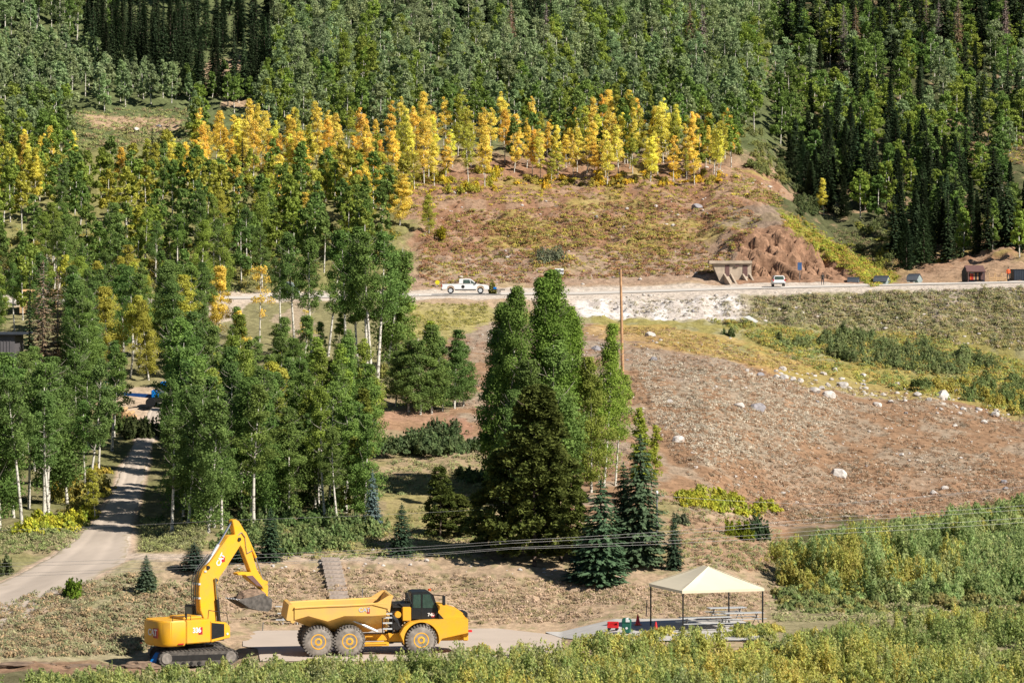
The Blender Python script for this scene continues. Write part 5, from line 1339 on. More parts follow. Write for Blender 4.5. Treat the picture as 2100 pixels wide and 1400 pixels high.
# ------------------------------------------------------------------ articulated dump truck
def dump_truck():
    a = R(9); D0 = 198.2
    k = math.cos(a)
    x0 = X(600, D0)
    root = empty('dump_truck', (x0, D0 + 1.6, -.27), a, 'yellow articulated dump truck with raised headboard and black cab', 'dump truck')
    Y2, Y = M['yellow2'], M['yellow']
    # local x forward from the tail; near side y = -1.65
    def Xl(px): 
        x = (px - 1050) / F * D0
        for _ in range(3):
            lx = (x - x0 - 1.65 * math.sin(a)) / k
            D = D0 + 1.6 + lx * math.sin(a) - 1.65 * k
            x = (px - 1050) / F * D
        return (x - x0 - 1.65 * math.sin(a)) / k
    def Zl(px, py):
        lx = Xl(px); D = D0 + 1.6 + lx * math.sin(a) - 1.65 * k
        return zz(py, D) + .27
    def Q(px, py): return (Xl(px), Zl(px, py))
    # --- dump body: cross-sections along x, flared sides, hollow
    secs = []   # px, top y, rib line y, floor y ; half widths
    def ring(px, yt, yr, yb, wt=1.72, wr=1.72, wb=.75):
        x, zt = Q(px, yt); zr = Q(px, yr)[1]; zb = Q(px, yb)[1]
        t = .09
        return [(x, -wt, zt), (x, -wr, zr), (x, -wb, zb), (x, wb, zb), (x, wr, zr), (x, wt, zt), (x, wt - t, zt), (x, wr - t, zr + .08), (x, wb - t, zb + .16), (x, -wb + t, zb + .16), (x, -wr + t, zr + .08), (x, -wt + t, zt)]
    R_ = [ring(604, 1246, 1270, 1274, wb=1.0), ring(632, 1244, 1262, 1286, wb=.5), ring(672, 1242, 1273, 1296, wb=.35), ring(706, 1241, 1262, 1300, wb=.35), ring(760, 1238, 1262, 1300, wb=.35), ring(792, 1236, 1260, 1290, wb=.4)]
    mb = MB(); n = 12
    vs = [v for r in R_ for v in r]; fs = []
    for i in range(len(R_) - 1):
        for j in range(n): fs.append((i * n + j, i * n + (j + 1) % n, (i + 1) * n + (j + 1) % n, (i + 1) * n + j))
    for b in (0, (len(R_) - 1) * n):
        for q in ((0, 1, 10, 11), (1, 2, 9, 10), (2, 3, 8, 9), (3, 4, 7, 8), (4, 5, 6, 7)): fs.append(tuple(b + u for u in q))
    mb.add(vs, fs); body = mb.build('dump_body', Y2, root, 0)
    xl, zl = Q(792, 1236)[0], 0
    # headboard
    hb = MB(); z_t = Q(800, 1221)[1]; z_m = Q(792, 1237)[1]; z_b = Q(792, 1296)[1]
    hb.prism([(xl - .02, z_b), (xl + .12, z_b), (xl + .42, z_t), (xl + .22, z_t)], -1.15, 1.15)
    hb.build('headboard', Y2, body, .02)
    for s in (-1, 1):
        hw = MB(); hw.prism([(xl - .95, z_m - .02), (xl + .1, z_m - .3), (xl + .42, z_t + .02), (xl + .14, z_t + .03), (xl - .5, z_m + .1)], s * 1.72 - .06, s * 1.72 + .06)
        hw.build('headboard_wing', Y2, body, .015)
    MB().prism([(xl - .55, z_m + .14), (xl + .10, z_m + .05), (xl + .2, z_t - .04), (xl - .1, z_t - .04)], -1.785, -1.775).build('wing_recess', M['brownpaint'], body) if False else None
    hb = MB(); hb.prism([(xl + .0, z_m - .1), (xl + .12, z_m - .1), (xl + .42, z_t), (xl + .3, z_t + .01)], -1.72, 1.72); hb.build('spill_guard', M['yellow2'], body, .01)
    # tail lip turned up
    t0 = Q(604, 1246); t1 = Q(604, 1274)
    MB().prism([(t0[0] + .04, t0[1] + .02), (t0[0] - .14, t0[1] + .22), (t0[0] - .34, t0[1] + .18), (t0[0] - .50, t1[1] + .10), (t0[0] - .1, t1[1] - .12), (t0[0] + .04, t1[1])], -1.66, 1.66).build('tail_lip', Y2, body, .02)
    MB().box(t0[0] - .46, t0[0] - .22, -1.67, 1.67, t1[1] + .0, t1[1] + .05).build('tail_bar', M['dark'], body)
    for s in (-1, 1):
        rl = MB()
        for i in range(len(R_) - 1):
            a0 = R_[i][0]; b0 = R_[i + 1][0]; rl.tube((a0[0], s * 1.72, a0[2]), (b0[0], s * 1.72, b0[2]), .07, n=8)
        rl.build('top_rail', Y2, body, 0, True)
    # ridge rib
    # frames
    MB().box(Xl(640), Xl(800), -.45, .45, .75, 1.15).build('rear_frame', Y, root, .03)
    MB().box(Xl(800), Xl(955), -.5, .5, .7, 1.2).build('front_frame', Y, root, .03)
    mb = MB(); mb.tube((Xl(805), 0, .55), (Xl(805), 0, 1.5), .28); mb.box(Xl(796), Xl(838), -.4, .4, .62, .9); mb.build('articulation_joint', M['dark'], root, .01)
    mb = MB(); mb.box(Xl(745), Xl(800), -1.2, -.55, .52, .72); mb.box(Xl(745), Xl(796), -1.25, -1.15, .62, .74); mb.build('side_rail', Y, root, .02)
    # hoist rams
    for s in (-1, 1):
        p0 = (Xl(712), s * 1.25, Zl(712, 1268)); p1 = (Xl(748), s * 1.2, Zl(748, 1283)); p2 = (Xl(776), s * 1.15, Zl(776, 1296))
        c = MB().tube(p1, p2, .085).build('hoist_ram', M['steelw'], root, 0, True)
        MB().tube(p0, p1, .055).build('rod', M['chrome'], c, 0, True)
    # wheels
    def wheel(px, py_c, s, r=.88):
        x = Xl(px); y = s * 1.32; w = .36
        w_ = MB(); w_.lathe([(-w, .45), (-w, r - .12), (-w + .07, r - .02), (w - .07, r - .02), (w, r - .12), (w, .45)], (x, y, r), n=40)
        t = w_.build('wheel', M['rubber'], root, 0, True)
        mb = MB()
        for i in range(30):
            an = 2 * math.pi * i / 30
            for side in (-1, 1):
                c_, s_ = math.cos(an + side * .05), math.sin(an + side * .05)
                R1 = r + .045; R0 = r - .1; hw = .05
                pts = []
                for rr in (R0, R1):
                    for d in (-hw, hw): pts.append((x + rr * c_ - d * s_, r + rr * s_ + d * c_))
                ya, yb = (y + side * .03, y + side * (w + .02)); ya, yb = min(ya, yb), max(ya, yb)
                mb.prism([pts[0], pts[1], pts[3], pts[2]], ya, yb)
        mb.build('tread', M['tread'], t)
        f = s
        mb = MB(); mb.lathe([(f * w * .4, .47), (f * w * 1.02, .45), (f * w * 1.02, .39), (f * w * .55, .36), (f * w * .5, .24), (f * w * 1.0, .22), (f * w * 1.05, .12), (f * w * .5, .1)], (x, y, r), n=32)
        mb.build('rim', Y, t, 0, True)
    for s in (-1, 1):
        wheel(653, 0, s); wheel(717, 0, s); wheel(864, 0, s)
    mb = MB(); mb.tube((Xl(653), -1.2, .88), (Xl(653), 1.2, .88), .2); mb.tube((Xl(717), -1.2, .88), (Xl(717), 1.2, .88), .2); mb.box(Xl(653), Xl(717), -.75, -.5, .8, 1.1); mb.build('rear_axle', M['dark'], root)
    # tractor: hood, fenders
    mb = MB(); hood = [Q(900, 1272), Q(900, 1241), Q(912, 1242), Q(944, 1252), Q(957, 1262), Q(960, 1268), Q(960, 1296), Q(900, 1296)]
    mb.prism(hood, -.95, .95); mb.build('hood', Y, root, .06)
    fx, fz = Xl(864), .88; rr = 1.03
    prof = []
    for i in range(11):
        t = R(200 - 200 * i / 10); prof.append((fx + rr * math.cos(t), fz + rr * math.sin(t) if math.sin(t) > -.35 else fz - .35 * rr))
    outer = [Q(906, 1309), Q(960, 1297), Q(960, 1268), Q(900, 1270), Q(862, 1272), Q(842, 1275), Q(828, 1285), Q(820, 1299)]
    prof = [(fx + rr * math.cos(R(t)), fz + rr * math.sin(R(t))) for t in range(195, -25, -10)]
    for s in (-1, 1):
        mb = MB(); y0, y1 = (-1.7, -.97) if s < 0 else (.97, 1.7); mb.prism(prof + outer, y0, y1); mb.build('fender', Y, root, .03)
    MB().box(Xl(952), Xl(963), -1.2, 1.2, .75, Zl(960, 1296)).build('bumper', Y, root, .04)
    MB().box(Xl(962), Xl(969), -1.5, -1.2, Zl(960, 1296), Zl(960, 1292)).build('marker', M['red'], root)
    MB().box(Xl(953), Xl(963), -.9, .9, Zl(955, 1268), Zl(955, 1258)).build('nose_grille', M['black'], root, .02)
    MB().prism([Q(902, 1272), Q(902, 1258), Q(914, 1271)], -1.2, -.97).build('hood_vent', M['black'], root)
    # cab
    cabp = [Q(846, 1272), Q(846, 1250), Q(847, 1217), Q(856, 1215), Q(884, 1215), Q(893, 1222), Q(902, 1252), Q(903, 1272)]
    cab = MB().prism(cabp, -.95, .95).build('cab', M['black'], root, .04)
    MB().prism([Q(850, 1248), Q(851, 1221), Q(866, 1220), Q(866, 1248)], -.965, -.953).build('window', M['glass'], cab)
    MB().prism([Q(870, 1248), Q(870, 1220), Q(885, 1220), Q(896, 1248)], -.965, -.953).build('window', M['glass'], cab)
    MB().add([(Xl(890) + .02, -.85, Zl(893, 1221)), (Xl(890) + .02, .85, Zl(893, 1221)), (Xl(902) + .01, .85, Zl(902, 1250)), (Xl(902) + .01, -.85, Zl(902, 1250))], [(0, 1, 2, 3)]).build('windscreen', M['glass'], cab)
    MB().prism([Q(867.2, 1270), Q(867.2, 1218), Q(868.6, 1218), Q(868.6, 1270)], -.972, -.966).build('door_seam', M['dark'], cab)
    mb = MB(); mb.path([(Xl(890), -.9, Zl(890, 1221)), (Xl(912), -1.35, Zl(912, 1222))], .03); mb.path([(Xl(897), -.9, Zl(897, 1238)), (Xl(912), -1.35, Zl(912, 1238))], .02); mb.box(Xl(909), Xl(914), -1.5, -1.2, Zl(912, 1241), Zl(912, 1222)); mb.build('mirror', M['black'], cab)
    mb = MB(); mb.path([(Xl(835), -.9, Zl(835, 1250)), (Xl(820), -1.0, Zl(820, 1236)), (Xl(846), -.9, Zl(846, 1225))], .025); mb.path([(Xl(806), -.9, Zl(806, 1236)), (Xl(846), -.9, Zl(846, 1232))], .025); mb.path([(Xl(812), -.9, Zl(812, 1241)), (Xl(846), -.9, Zl(846, 1240))], .03); mb.path([(Xl(838), -.9, Zl(838, 1217)), (Xl(847), -.9, Zl(847, 1240))], .04)
    mb.tube((Xl(838), -.6, Zl(838, 1245)), (Xl(838), -.6, Zl(838, 1218)), .08); mb.build('handrail', M['black'], root)
    MB().box(Xl(808), Xl(845), -.9, .9, Zl(830, 1248), Zl(830, 1240)).build('engine_deck', M['dark'], root, .02)
    MB().prism([Q(828, 1275), Q(828, 1246), Q(846, 1246), Q(846, 1275)], -1.0, .9).build('air_box', Y, root, .04)
    MB().prism([Q(806, 1290), Q(806, 1248), Q(828, 1248), Q(828, 1300)], -.7, .7).build('gear_case', M['dark'], root, .02)
    MB().tube((Xl(819), -1.0, Zl(819, 1262)), (Xl(819), -.7, Zl(819, 1262)), .2).build('filter', Y, root, .02)
    # ladder of grab steps
    mb = MB()
    for yy in (1258, 1266, 1277, 1289): mb.box(Xl(786), Xl(805), -1.45, -1.3, Zl(795, yy + 2), Zl(795, yy - 1))
    st = mb.build('steps', M['steelw'], root)
    mb = MB(); mb.path([(Xl(786), -1.4, Zl(786, 1300)), (Xl(785), -1.4, Zl(785, 1262)), (Xl(794), -1.4, Zl(794, 1252)), (Xl(806), -1.4, Zl(806, 1262)), (Xl(806), -1.4, Zl(806, 1300))], .03)
    for kk in range(4): mb.path([(Xl(808), -1.0 - .06 * kk, Zl(808, 1262 + 2 * kk)), (Xl(818), -1.1, Zl(818, 1272 + 3 * kk)), (Xl(824), -1.1, Zl(824, 1290)), (Xl(812), -.9, Zl(812, 1300))], .028)
    mb.build('hoses', M['black'], root)
    MB().tube((Xl(886), -.5, Zl(886, 1214)), (Xl(886), -.5, Zl(886, 1210)), .1).build('beacon', M['orange'], cab)
    # lettering
    zt = Q(747, 1250)
    MB().prism([Q(754, 1244), Q(758, 1244), Q(758, 1257), Q(752, 1257)], -1.728, -1.724).build('red_patch', M['redp'], body)
    text('CAT', .34, M['steelw'], body, (Xl(747), -1.735, zt[1]), (R(90), 0, 0), 'lettering')
    MB().prism([Q(888, 1258), Q(895, 1258), Q(894, 1267), Q(888, 1267)], -.958, -.954).build('red_patch', M['redp'], cab)
    text('740', .26, M['white'], cab, (Xl(887), -.964, Zl(887, 1262)), (R(90), 0, 0), 'lettering')
dump_truck()

# ------------------------------------------------------------------ canopy, tables, bins and cones
def canopy():
    s = 5.2
    F_ = Vector((X(1399, 203.2), 203.2, -.24)); u = Vector((4.93 * 1.02, 1.75, 0)); v = Vector((-1.78, 4.95, 0))
    zg = .58; eave = zz(1211, 203.2) ; apex = eave + 1.2
    c = F_ + (u + v) / 2
    root = empty('canopy_tent', (c.x, c.y, zg), 0, 'cream pop-up canopy with a hipped roof on thin black posts', 'canopy')
    rel = lambda p, z: (p.x - c.x, p.y - c.y, z - zg)
    cor = [F_, F_ + u, F_ + u + v, F_ + v]
    # hipped cloth with a short ridge, slight sag, valance
    rd = v.normalized() * .38
    r1, r2 = c - rd, c + rd
    mb = MB(); N = 8
    def pt(a, b, t, w):    # between eave point and ridge
        p = a.lerp(b, t); z = eave + (apex - eave) * t - .10 * math.sin(math.pi * t) * w; return Vector((p.x, p.y, z))
    faces = [(cor[0], cor[1], r1, r1), (cor[1], cor[2], r1, r2), (cor[2], cor[3], r2, r2), (cor[3], cor[0], r2, r1)]
    for a, b, ra, rb in faces:
        g = []
        for i in range(N + 1):
            for j in range(N + 1):
                e = a.lerp(b, j / N); r = ra.lerp(rb, j / N)
                w = 1 if 0 < j < N else .2
                p = pt(e, r, i / N, w); g.append(rel(p, p.z))
        mb.add(g, [(i * (N + 1) + j, i * (N + 1) + j + 1, (i + 1) * (N + 1) + j + 1, (i + 1) * (N + 1) + j) for i in range(N) for j in range(N)])
        # valance
        mb.add([rel(a, eave), rel(b, eave), rel(b, eave - .16), rel(a, eave - .16)], [(0, 1, 2, 3)])
    me = bpy.data.meshes.new('roof'); me.from_pydata(mb.V, [], mb.F); me.materials.append(M['tent']); link('roof', me, root)
    sm = MB()
    for q, r in zip(cor, (r1, r1, r2, r2)): sm.tube(rel(q, eave + .01), rel(r, apex + .01), .022, n=6)
    sm.build('seam', M['tent'], root)
    for p in cor:
        q = p + (c - p).normalized() * .12
        MB().box(q.x - c.x - .045, q.x - c.x + .045, q.y - c.y - .045, q.y - c.y + .045, 0, eave - zg - .02).build('post', M['black'], root)
    fr = MB()
    for i in range(4):
        a, b = cor[i], cor[(i + 1) % 4]; a = a + (c - a) * .03; b = b + (c - b) * .03
        fr.tube(rel(a, eave - .08), rel(b, eave - .08), .025, n=6)
        fr.tube(rel(a, eave - .06), rel(c, apex - .15), .02, n=6)
    fr.build('frame', M['dark'], root)
canopy()
def picnic_table(px, D, L_, rz, label):
    g = Vector((X(px, D), D, .60))
    root = empty('picnic_table', g, rz, label, 'picnic table', 'aluminium picnic tables')
    MB().box(-L_ / 2, L_ / 2, -.38, .38, .72, .76).build('tabletop', M['steelw'], root, .01)
    for s in (-1, 1): MB().box(-L_ / 2, L_ / 2, s * .78 - .13, s * .78 + .13, .42, .45).build('bench', M['steelw'], root, .008)
    for x in (-L_ * .35, L_ * .35):
        mb = MB(); mb.tube((x, -.7, 0), (x, .25, .72), .03, n=6); mb.tube((x, .7, 0), (x, -.25, .72), .03, n=6); mb.tube((x, -.85, .40), (x, .85, .40), .03, n=6)
        mb.build('leg', M['wire'], root)
picnic_table(1445, 205.5, 3.2, R(14), 'long aluminium picnic table under the canopy, left of its neighbour')
picnic_table(1522, 208.2, 2.6, R(14), 'shorter aluminium picnic table by the back post of the canopy')
picnic_table(1490, 211.5, 2.4, R(14), 'aluminium picnic table in the shade behind the canopy')
def cone(px, D, label, h=.62):
    g = Vector((X(px, D), D, .6))
    root = empty('traffic_cone', g, .3, label, 'traffic cone', 'traffic cones by the canopy')
    MB().box(-.2, .2, -.2, .2, 0, .04).build('base', M['orange'], root, .01)
    MB().lathe([(.04, .16), (h, .035)], (0, 0, 0), 'Z', 18).build('body', M['red'], root, 0, True)
cone(1308, 208.2, 'red traffic cone standing in the canopy shade', .66)
cone(1345, 203.2, 'red traffic cone in the sun by the front post of the canopy', .7)
# green bin with white lid
g = Vector((X(1285, 203.6), 203.6, .6)); root = empty('litter_bin', g, R(-12), 'green litter bin with a pale dome lid and white round mark', 'litter bin'); root.scale = (.85, .85, .78)
MB().prism([(-.26, 0), (.26, 0), (.30, .78), (-.30, .78)], -.28, .28).build('body', M['green'], root, .03)
MB().prism([(-.32, .78), (.32, .78), (.30, .98), (.12, 1.12), (-.26, 1.12)], -.30, .30).build('hood', M['green'], root, .03)
MB().prism([(-.02, .84), (.28, .84), (.27, .98), (.1, 1.13), (-.02, 1.13)], -.31, .29).build('liner', M['white'], root, .01)
MB().lathe([(-.005, .09), (.005, .09)], (.05, -.288, .38), n=20).build('round_mark', M['white'], root)
# red open rack
g = Vector((X(1257, 205.5), 205.5, .55)); root = empty('red_barrow', g, R(-8), 'red open-framed tub cart beside the green bin', 'cart'); root.scale = (.9, .9, .85)
mb = MB(); mb.box(-.36, .36, -.25, -.19, .18, .38); mb.box(-.36, .36, .19, .25, .18, .60); mb.box(-.36, -.28, -.19, .19, .18, .60); mb.box(.28, .36, -.19, .19, .18, .60); mb.box(-.36, .36, -.25, -.19, .52, .62)
mb.build('tub', M['red'], root, .015)
mb = MB(); mb.box(-.28, .28, -.19, .19, .18, .22); mb.build('tray', M['redp'], root)
for x in (-.26, .26):
    for y in (-.26, .26): MB().lathe([(-.03, .1), (.03, .1)], (x, y, .1), n=14).build('wheel', M['black'], root)
# bleacher behind the truck's tail
g = Vector((X(590, 215.2), 215.2, -.25)); root = empty('bleacher', g, R(3), 'low white plank bleacher standing behind the dump truck tail', 'bleacher')
for i, (x0, x1, y, z) in enumerate([(-.75, 1.0, 0, .45), (-.75, 1.0, .6, .80), (-1.0, .6, 1.2, 1.18)]):
    MB().box(x0 + .1 * i, x1, y - .13, y + .13, z, z + .05).build('plank', M['steelw'], root)
for x in (-.3, .6):
    mb = MB(); mb.tube((x, 0, 0), (x, 0, .45), .03); mb.tube((x, .6, 0), (x, .6, .8), .03); mb.tube((x, 1.2, 0), (x, 1.2, 1.18), .03); mb.tube((x, 0, .3), (x, 1.2, 1.1), .025); mb.build('leg', M['steelw'], root)
# wooden steps up the bank
root = empty('wooden_steps', ground(700, 217), 0, 'flight of weathered wooden steps climbing the bank', 'steps')
rp = root.location.copy(); nst = 15
for k in range(nst):
    t = k / (nst - 1); px = 705 - 27 * t; D = 216.3 + 12.6 * t; w = .62
    z = float(Zbase(px, D)) + .08
    MB().box(-w, w, -.22, .66, 0, .19).build('step', M['plank'], root, loc=Vector((X(px, D), D, z - .12)) - rp)
# marker post on the bank
for px, py, h, lb in [(1325, 1262, 1.0, 'thin dark stake on the bank left of the canopy'), (742, 1230, .7, 'short grey stake on the bank behind the dump body'), (538, 1293, .55, 'short grey stake at the back edge of the pad')]:
    D = D_of(px, py); o = MB().tube((0, 0, -.2), (.05, 0, h), .035, .03, 7).build('stake', M['dark' if px > 1000 else 'wire'], None, loc=ground(px, D)); tag(o, lb, 'stake')

# ------------------------------------------------------------------ poles and wires
D = 352.0; g = ground(1277, D); top = zz(552, D)
root = empty('utility_pole', g, 0, 'tall bare wooden utility pole rising out of the brown field', 'utility pole')
MB().tube((0, 0, -.5), (-.22, 0, top - g.z), .17, .12, 14).build('pole', M['wood'], root, 0, True)
MB().box(-.42, -.34, -.12, .12, top - g.z - .55, top - g.z - .3).build('insulator', M['wire'], root, .02)
MB().tube((-.22, 0, top - g.z), (-.22, 0, top - g.z + .15), .05).build('cap', M['wire'], root)
D = 246.0; g = ground(1347, D); hp = zz(1012, D) - g.z
root = empty('short_pole', g, 0, 'short grey pole with a white insulator beside the tall spruce', 'pole')
MB().tube((0, 0, -.3), (0, 0, hp), .09, .07, 10).build('pole', M['wire'], root, 0, True)
MB().lathe([(hp, .08), (hp + .12, .11), (hp + .22, .06)], (0, 0, 0), 'Z', 12).build('insulator', M['white'], root, 0, True)
def wire(pts, label, D=None, r=.0085, grp='wires strung across the picture'):
    P = []
    for i in range(len(pts) - 1):
        a, b = at(*pts[i]), at(*pts[i + 1])
        for k in range(10):
            t = k / 10; p = a.lerp(b, t); p.z -= .25 * math.sin(math.pi * t) * (a - b).length / 40; P.append(p)
    P.append(at(*pts[-1]))
    o = MB().path(P, r, 5).build('power_line', M['wire'], None, 0, True); tag(o, label, 'power line', grp)
wire([(-300, 1092, 212), (474, 1066, 214), (1346, 1015, 246)], 'topmost thin wire running past the boom tip to the short pole')
wire([(1347, 1016, 246), (1700, 1034, 250), (2400, 960, 262)], 'thin wire running right from the short pole over the field')
for k, (yl, ym, yr) in enumerate([(1152, 1140, 1070), (1158, 1147, 1078), (1176, 1158, 1095), (1183, 1163, 1104)]):
    wire([(-300, yl + 6, 208), (400, ym, 211), (1050, ym - 32 - 2 * k, 216), (1700, yr - 10, 224), (2400, yr - 60, 232)], ['upper wire of the lower bundle', 'second wire from the top of the lower bundle', 'third wire from the top of the lower bundle', 'lowest wire of the lower bundle'][k] + ' crossing the dark shade')

# ------------------------------------------------------------------ along the mountain road
def zroad(px, D=440): return float(Zbase(px, D)) + .17
def pickup(px0, px1, D, label):
    x0, x1 = X(px0, D), X(px1, D); L_ = x1 - x0
    root = empty('pickup_truck', (x0, D, zroad((px0 + px1) / 2, D)), 0, label, 'pickup truck')
    W = .98
    prof = [(.0, .55), (.02, 1.22), (2.15, 1.24), (2.2, 1.24), (2.25, 1.20), (4.6, 1.22), (5.75, 1.12), (6.05, 1.0), (6.12, .55)]
    s = L_ / 6.12
    def arch(cx): return [(cx - .5 + .0, .55), (cx - .42, .85), (cx - .2, 1.0), (cx + .2, 1.0), (cx + .42, .85), (cx + .5, .55)]
    pr = [(x * s, z) for x, z in prof] + [(x * s, z) for x, z in reversed(arch(5.0))] + [(x * s, z) for x, z in reversed(arch(1.15))]
    body = MB().prism(pr, -W, W).build('body', M['white'], root, .03)
    cabp = [(2.2, 1.24), (2.25, 1.86), (2.4, 1.92), (3.7, 1.92), (4.6, 1.22)]
    cab = MB().prism([(x * s, z) for x, z in cabp], -W + .08, W - .08).build('cab', M['white'], root, .04)
    for q in ([(2.75, 1.3), (2.8, 1.78), (3.6, 1.78), (3.75, 1.3)], [(3.82, 1.3), (3.72, 1.76), (4.35, 1.3)]):
        MB().prism([(x * s, z) for x, z in q], -W + .07, -W + .075).build('window', M['glass'], cab)
    MB().box(.15, 2.1 * s, -W + .12, W - .12, 1.20, 1.256).build('bed', M['dark'], root)
    for x in (1.15, 5.0):
        for y in (-W + .1, W - .1):
            t = MB().lathe([(-.13, .25), (-.13, .40), (.13, .40), (.13, .25)], (x * s, y, .40), n=24).build('wheel', M['black'], root, 0, True)
            MB().lathe([(-.14, .24), (-.10, .05)] if y < 0 else [(.14, .24), (.10, .05)], (x * s, y, .40), n=20).build('rim', M['steelw'], t)
    MB().box(-.02, .1, -W + .0, -W + .16, .85, 1.18).build('tail_lamp', M['tail'], root)
    MB().box(-.12, .1, -W + .1, W - .1, .45, .62).build('rear_bumper', M['dark'], root, .02)
    MB().box(6.02 * s, 6.2 * s, -W + .05, W - .05, .45, .68).build('front_bumper', M['dark'], root, .02)
    MB().box(1.7 * s, 4.4 * s, -W + .02, W - .02, .42, .54).build('chassis', M['black'], root)
    MB().box(4.3 * s, 4.5 * s, -W - .18, -W + .02, 1.25, 1.45).build('mirror', M['black'], root, .02)
    MB().lathe([(-.006, .22), (.0, .22)], (2.75 * s, -W - .004, .88), n=20).build('door_emblem', M['dark'], body)
    MB().tube((2.35 * s, 0, 1.92), (2.35 * s, 0, 2.1), .05).build('beacon', M['dark'], root)
pickup(906, 1003, 439, 'white pickup truck standing on the mountain road facing right')
# low trailer in front
g = Vector((X(1004, 438.6), 438.6, zroad(1004, 438.6))); root = empty('flat_trailer', g, 0, 'low black flat trailer just ahead of the pickup', 'trailer')
MB().box(.2, 2.0, -.8, .8, .42, .55).build('deck', M['black'], root, .02); MB().box(.5, .9, -.6, -.1, .55, .8).build('toolbox', M['blue'], root, .02)
for y in (-.85, .85): MB().lathe([(-.1, .28), (.1, .28)], (1.2, y, .28), n=18).build('wheel', M['rubber'], root)
# white van seen from behind
def van():
    D = 440; px = 1598
    root = empty('white_van', (X(px, D), D, zroad(px, D)), R(0), 'small white car seen from behind beside the bunker', 'car')
    W = .92
    mb = MB(); mb.prism([(-W, .35), (-W, .95), (-.72, 1.62), (.72, 1.62), (W, .95), (W, .35)], 0, 4.3)
    root.scale = (.86, .86, .86)
    body = mb.build('body', M['white'], root, .08)
    MB().prism([(-.72, 1.0), (-.62, 1.5), (.62, 1.5), (.72, 1.0)], -.012, -.002).build('rear_window', M['glass'], body)
    for s in (-1, 1):
        MB().box(s * .86 - .09, s * .86 + .09, -.02, .1, .8, 1.08).build('tail_lamp', M['tail'], root)
        for y in (.8, 3.4): MB().tube((s * .80 - .1, y, .33), (s * .80 + .1, y, .33), .33, n=20).build('wheel', M['black'], root)
    MB().box(-.85, .85, -.08, .05, .38, .52).build('bumper', M['dark'], root, .02)
    MB().prism([(-.95, .98), (-.76, 1.5), (-.80, 1.5), (-.98, .98)], .6, 3.6).build('side_window', M['glass'], root)
van()
# concrete bunker set in the slope
def bunker():
    D = 449.5; x0, x1 = X(1462, D), X(1541, D); W = x1 - x0
    zb = zz(585, D); root = empty('concrete_bunker', (x0, D, zb), 0, 'tan concrete bunker with two brown doors and sloping wing walls', 'bunker')
    zt = zz(541, D) - zb; zd = zz(568, D) - zb
    k = W / 79
    w = MB(); w.prism([(16 * k, 0), (79 * k, 0), (79 * k, zt), (0, zt), (4 * k, zt - .8), (10 * k, zd)], 0, 3.2).build('wall', M['concrete'], root, .02)
    MB().box(-8 * k, 80 * k, -.35, 3.4, zt, zt + .42).build('roof', M['concrete'], root, .03)
    for a, b, t in ((25, 34, 0), (61, 71, .1)):
        d = MB().box(a * k, b * k, -.04, .05, zd + .1 - t, zt - .15).build('door', M['brownpaint'], root)
    MB().box(45 * k, 53 * k, -.25, 0, zt - .35, zt - .22).build('lamp', M['brownpaint'], root)
    for a in (22, 60):
        mb = MB(); mb.add([(a * k, -.02, zd + .1), ((a + 14) * k, -.02, zd + .1), ((a + 24) * k, -2.6, -.3), ((a + 12) * k, -2.6, -.3), (a * k, -.02, -.4), ((a + 14) * k, -.02, -.4), ((a + 24) * k, -2.6, -.6), ((a + 12) * k, -2.6, -.6)],
               [(0, 1, 2, 3), (4, 5, 6, 7), (0, 1, 5, 4), (1, 2, 6, 5), (2, 3, 7, 6), (3, 0, 4, 7)]); mb.build('ramp', M['concrete'], root, .02)
        for b in (0, 14):
            mb = MB(); y0 = -2.6; dx = (12 if b == 0 else 10) * k
            xa = (a + b) * k; mb.add([(xa, 0, zd + .45), (xa + .22, 0, zd + .45), (xa + dx + .22, y0, 0), (xa + dx, y0, 0), (xa, 0, zd), (xa + .22, 0, zd), (xa + dx + .22, y0, -.4), (xa + dx, y0, -.4)],
                   [(0, 1, 2, 3), (4, 5, 6, 7), (0, 1, 5, 4), (1, 2, 6, 5), (2, 3, 7, 6), (3, 0, 4, 7)]); mb.build('kerb_wall', M['concrete'], root)
bunker()
def shed(px0, px1, ybase, ytop, D, end, label, wall='shedw', roof='slate'):
    x0, x1 = X(px0, D), X(px1, D); W = x1 - x0; zb = max(zz(ybase, D), zroad(px0, 446) - .3); H_ = zz(ytop, D) - zb
    root = empty('shed', (x0, D, zb), 0, label, 'shed', 'small grey sheds beside the road')
    e = end * W; dp = 2.4
    # long wall along x from 0 to W-e, gable end skewed to the right
    h = H_ * .5
    mb = MB()
    vs = [(0, 0, -.3), (W - e, 0, -.3), (W - e, 0, h), (0, 0, h), (W, dp * .5, -.3), (W, dp * .5, h * 1.05), (W - e / 2, dp * .25, H_), (e / 2, dp * .25 + .6, H_), (e, dp, -.3), (e, dp, h)]
    mb.add(vs, [(0, 1, 2, 3), (1, 4, 5, 6, 2), (0, 3, 7, 9, 8), (4, 8, 9, 5)])
    mb.build('wall', M[wall], root)
    mb = MB()
    o = .06
    rf = [(-.1, -.12, h - .08), (W - e + .05, -.12, h - .08), (W - e * .68, dp * .08, H_ * .86), (W - e / 2 + .05, dp * .25, H_ + o), (e / 2 - .1, dp * .25 + .6, H_ + o), (e * .1 - .1, .2, H_ * .86)]
    mb.add(rf, [(0, 1, 2, 5), (5, 2, 3, 4)])
    mb.add([rf[4], rf[3], (W + .05, dp * .5 + .1, h - .05), (e, dp + .1, h - .05)], [(0, 1, 2, 3)])
    r_ = mb.build('roof', M[roof], root)
    sm = r_.modifiers.new('thick', 'SOLIDIFY'); sm.thickness = .08
    MB().box(W * .2, W * .36, -.03, .0, .1, h * .8).build('door', M['navy'], root)
    MB().box(W * .5, W * .66, -.03, .0, h * .4, h * .8).build('window', M['glass'], root)
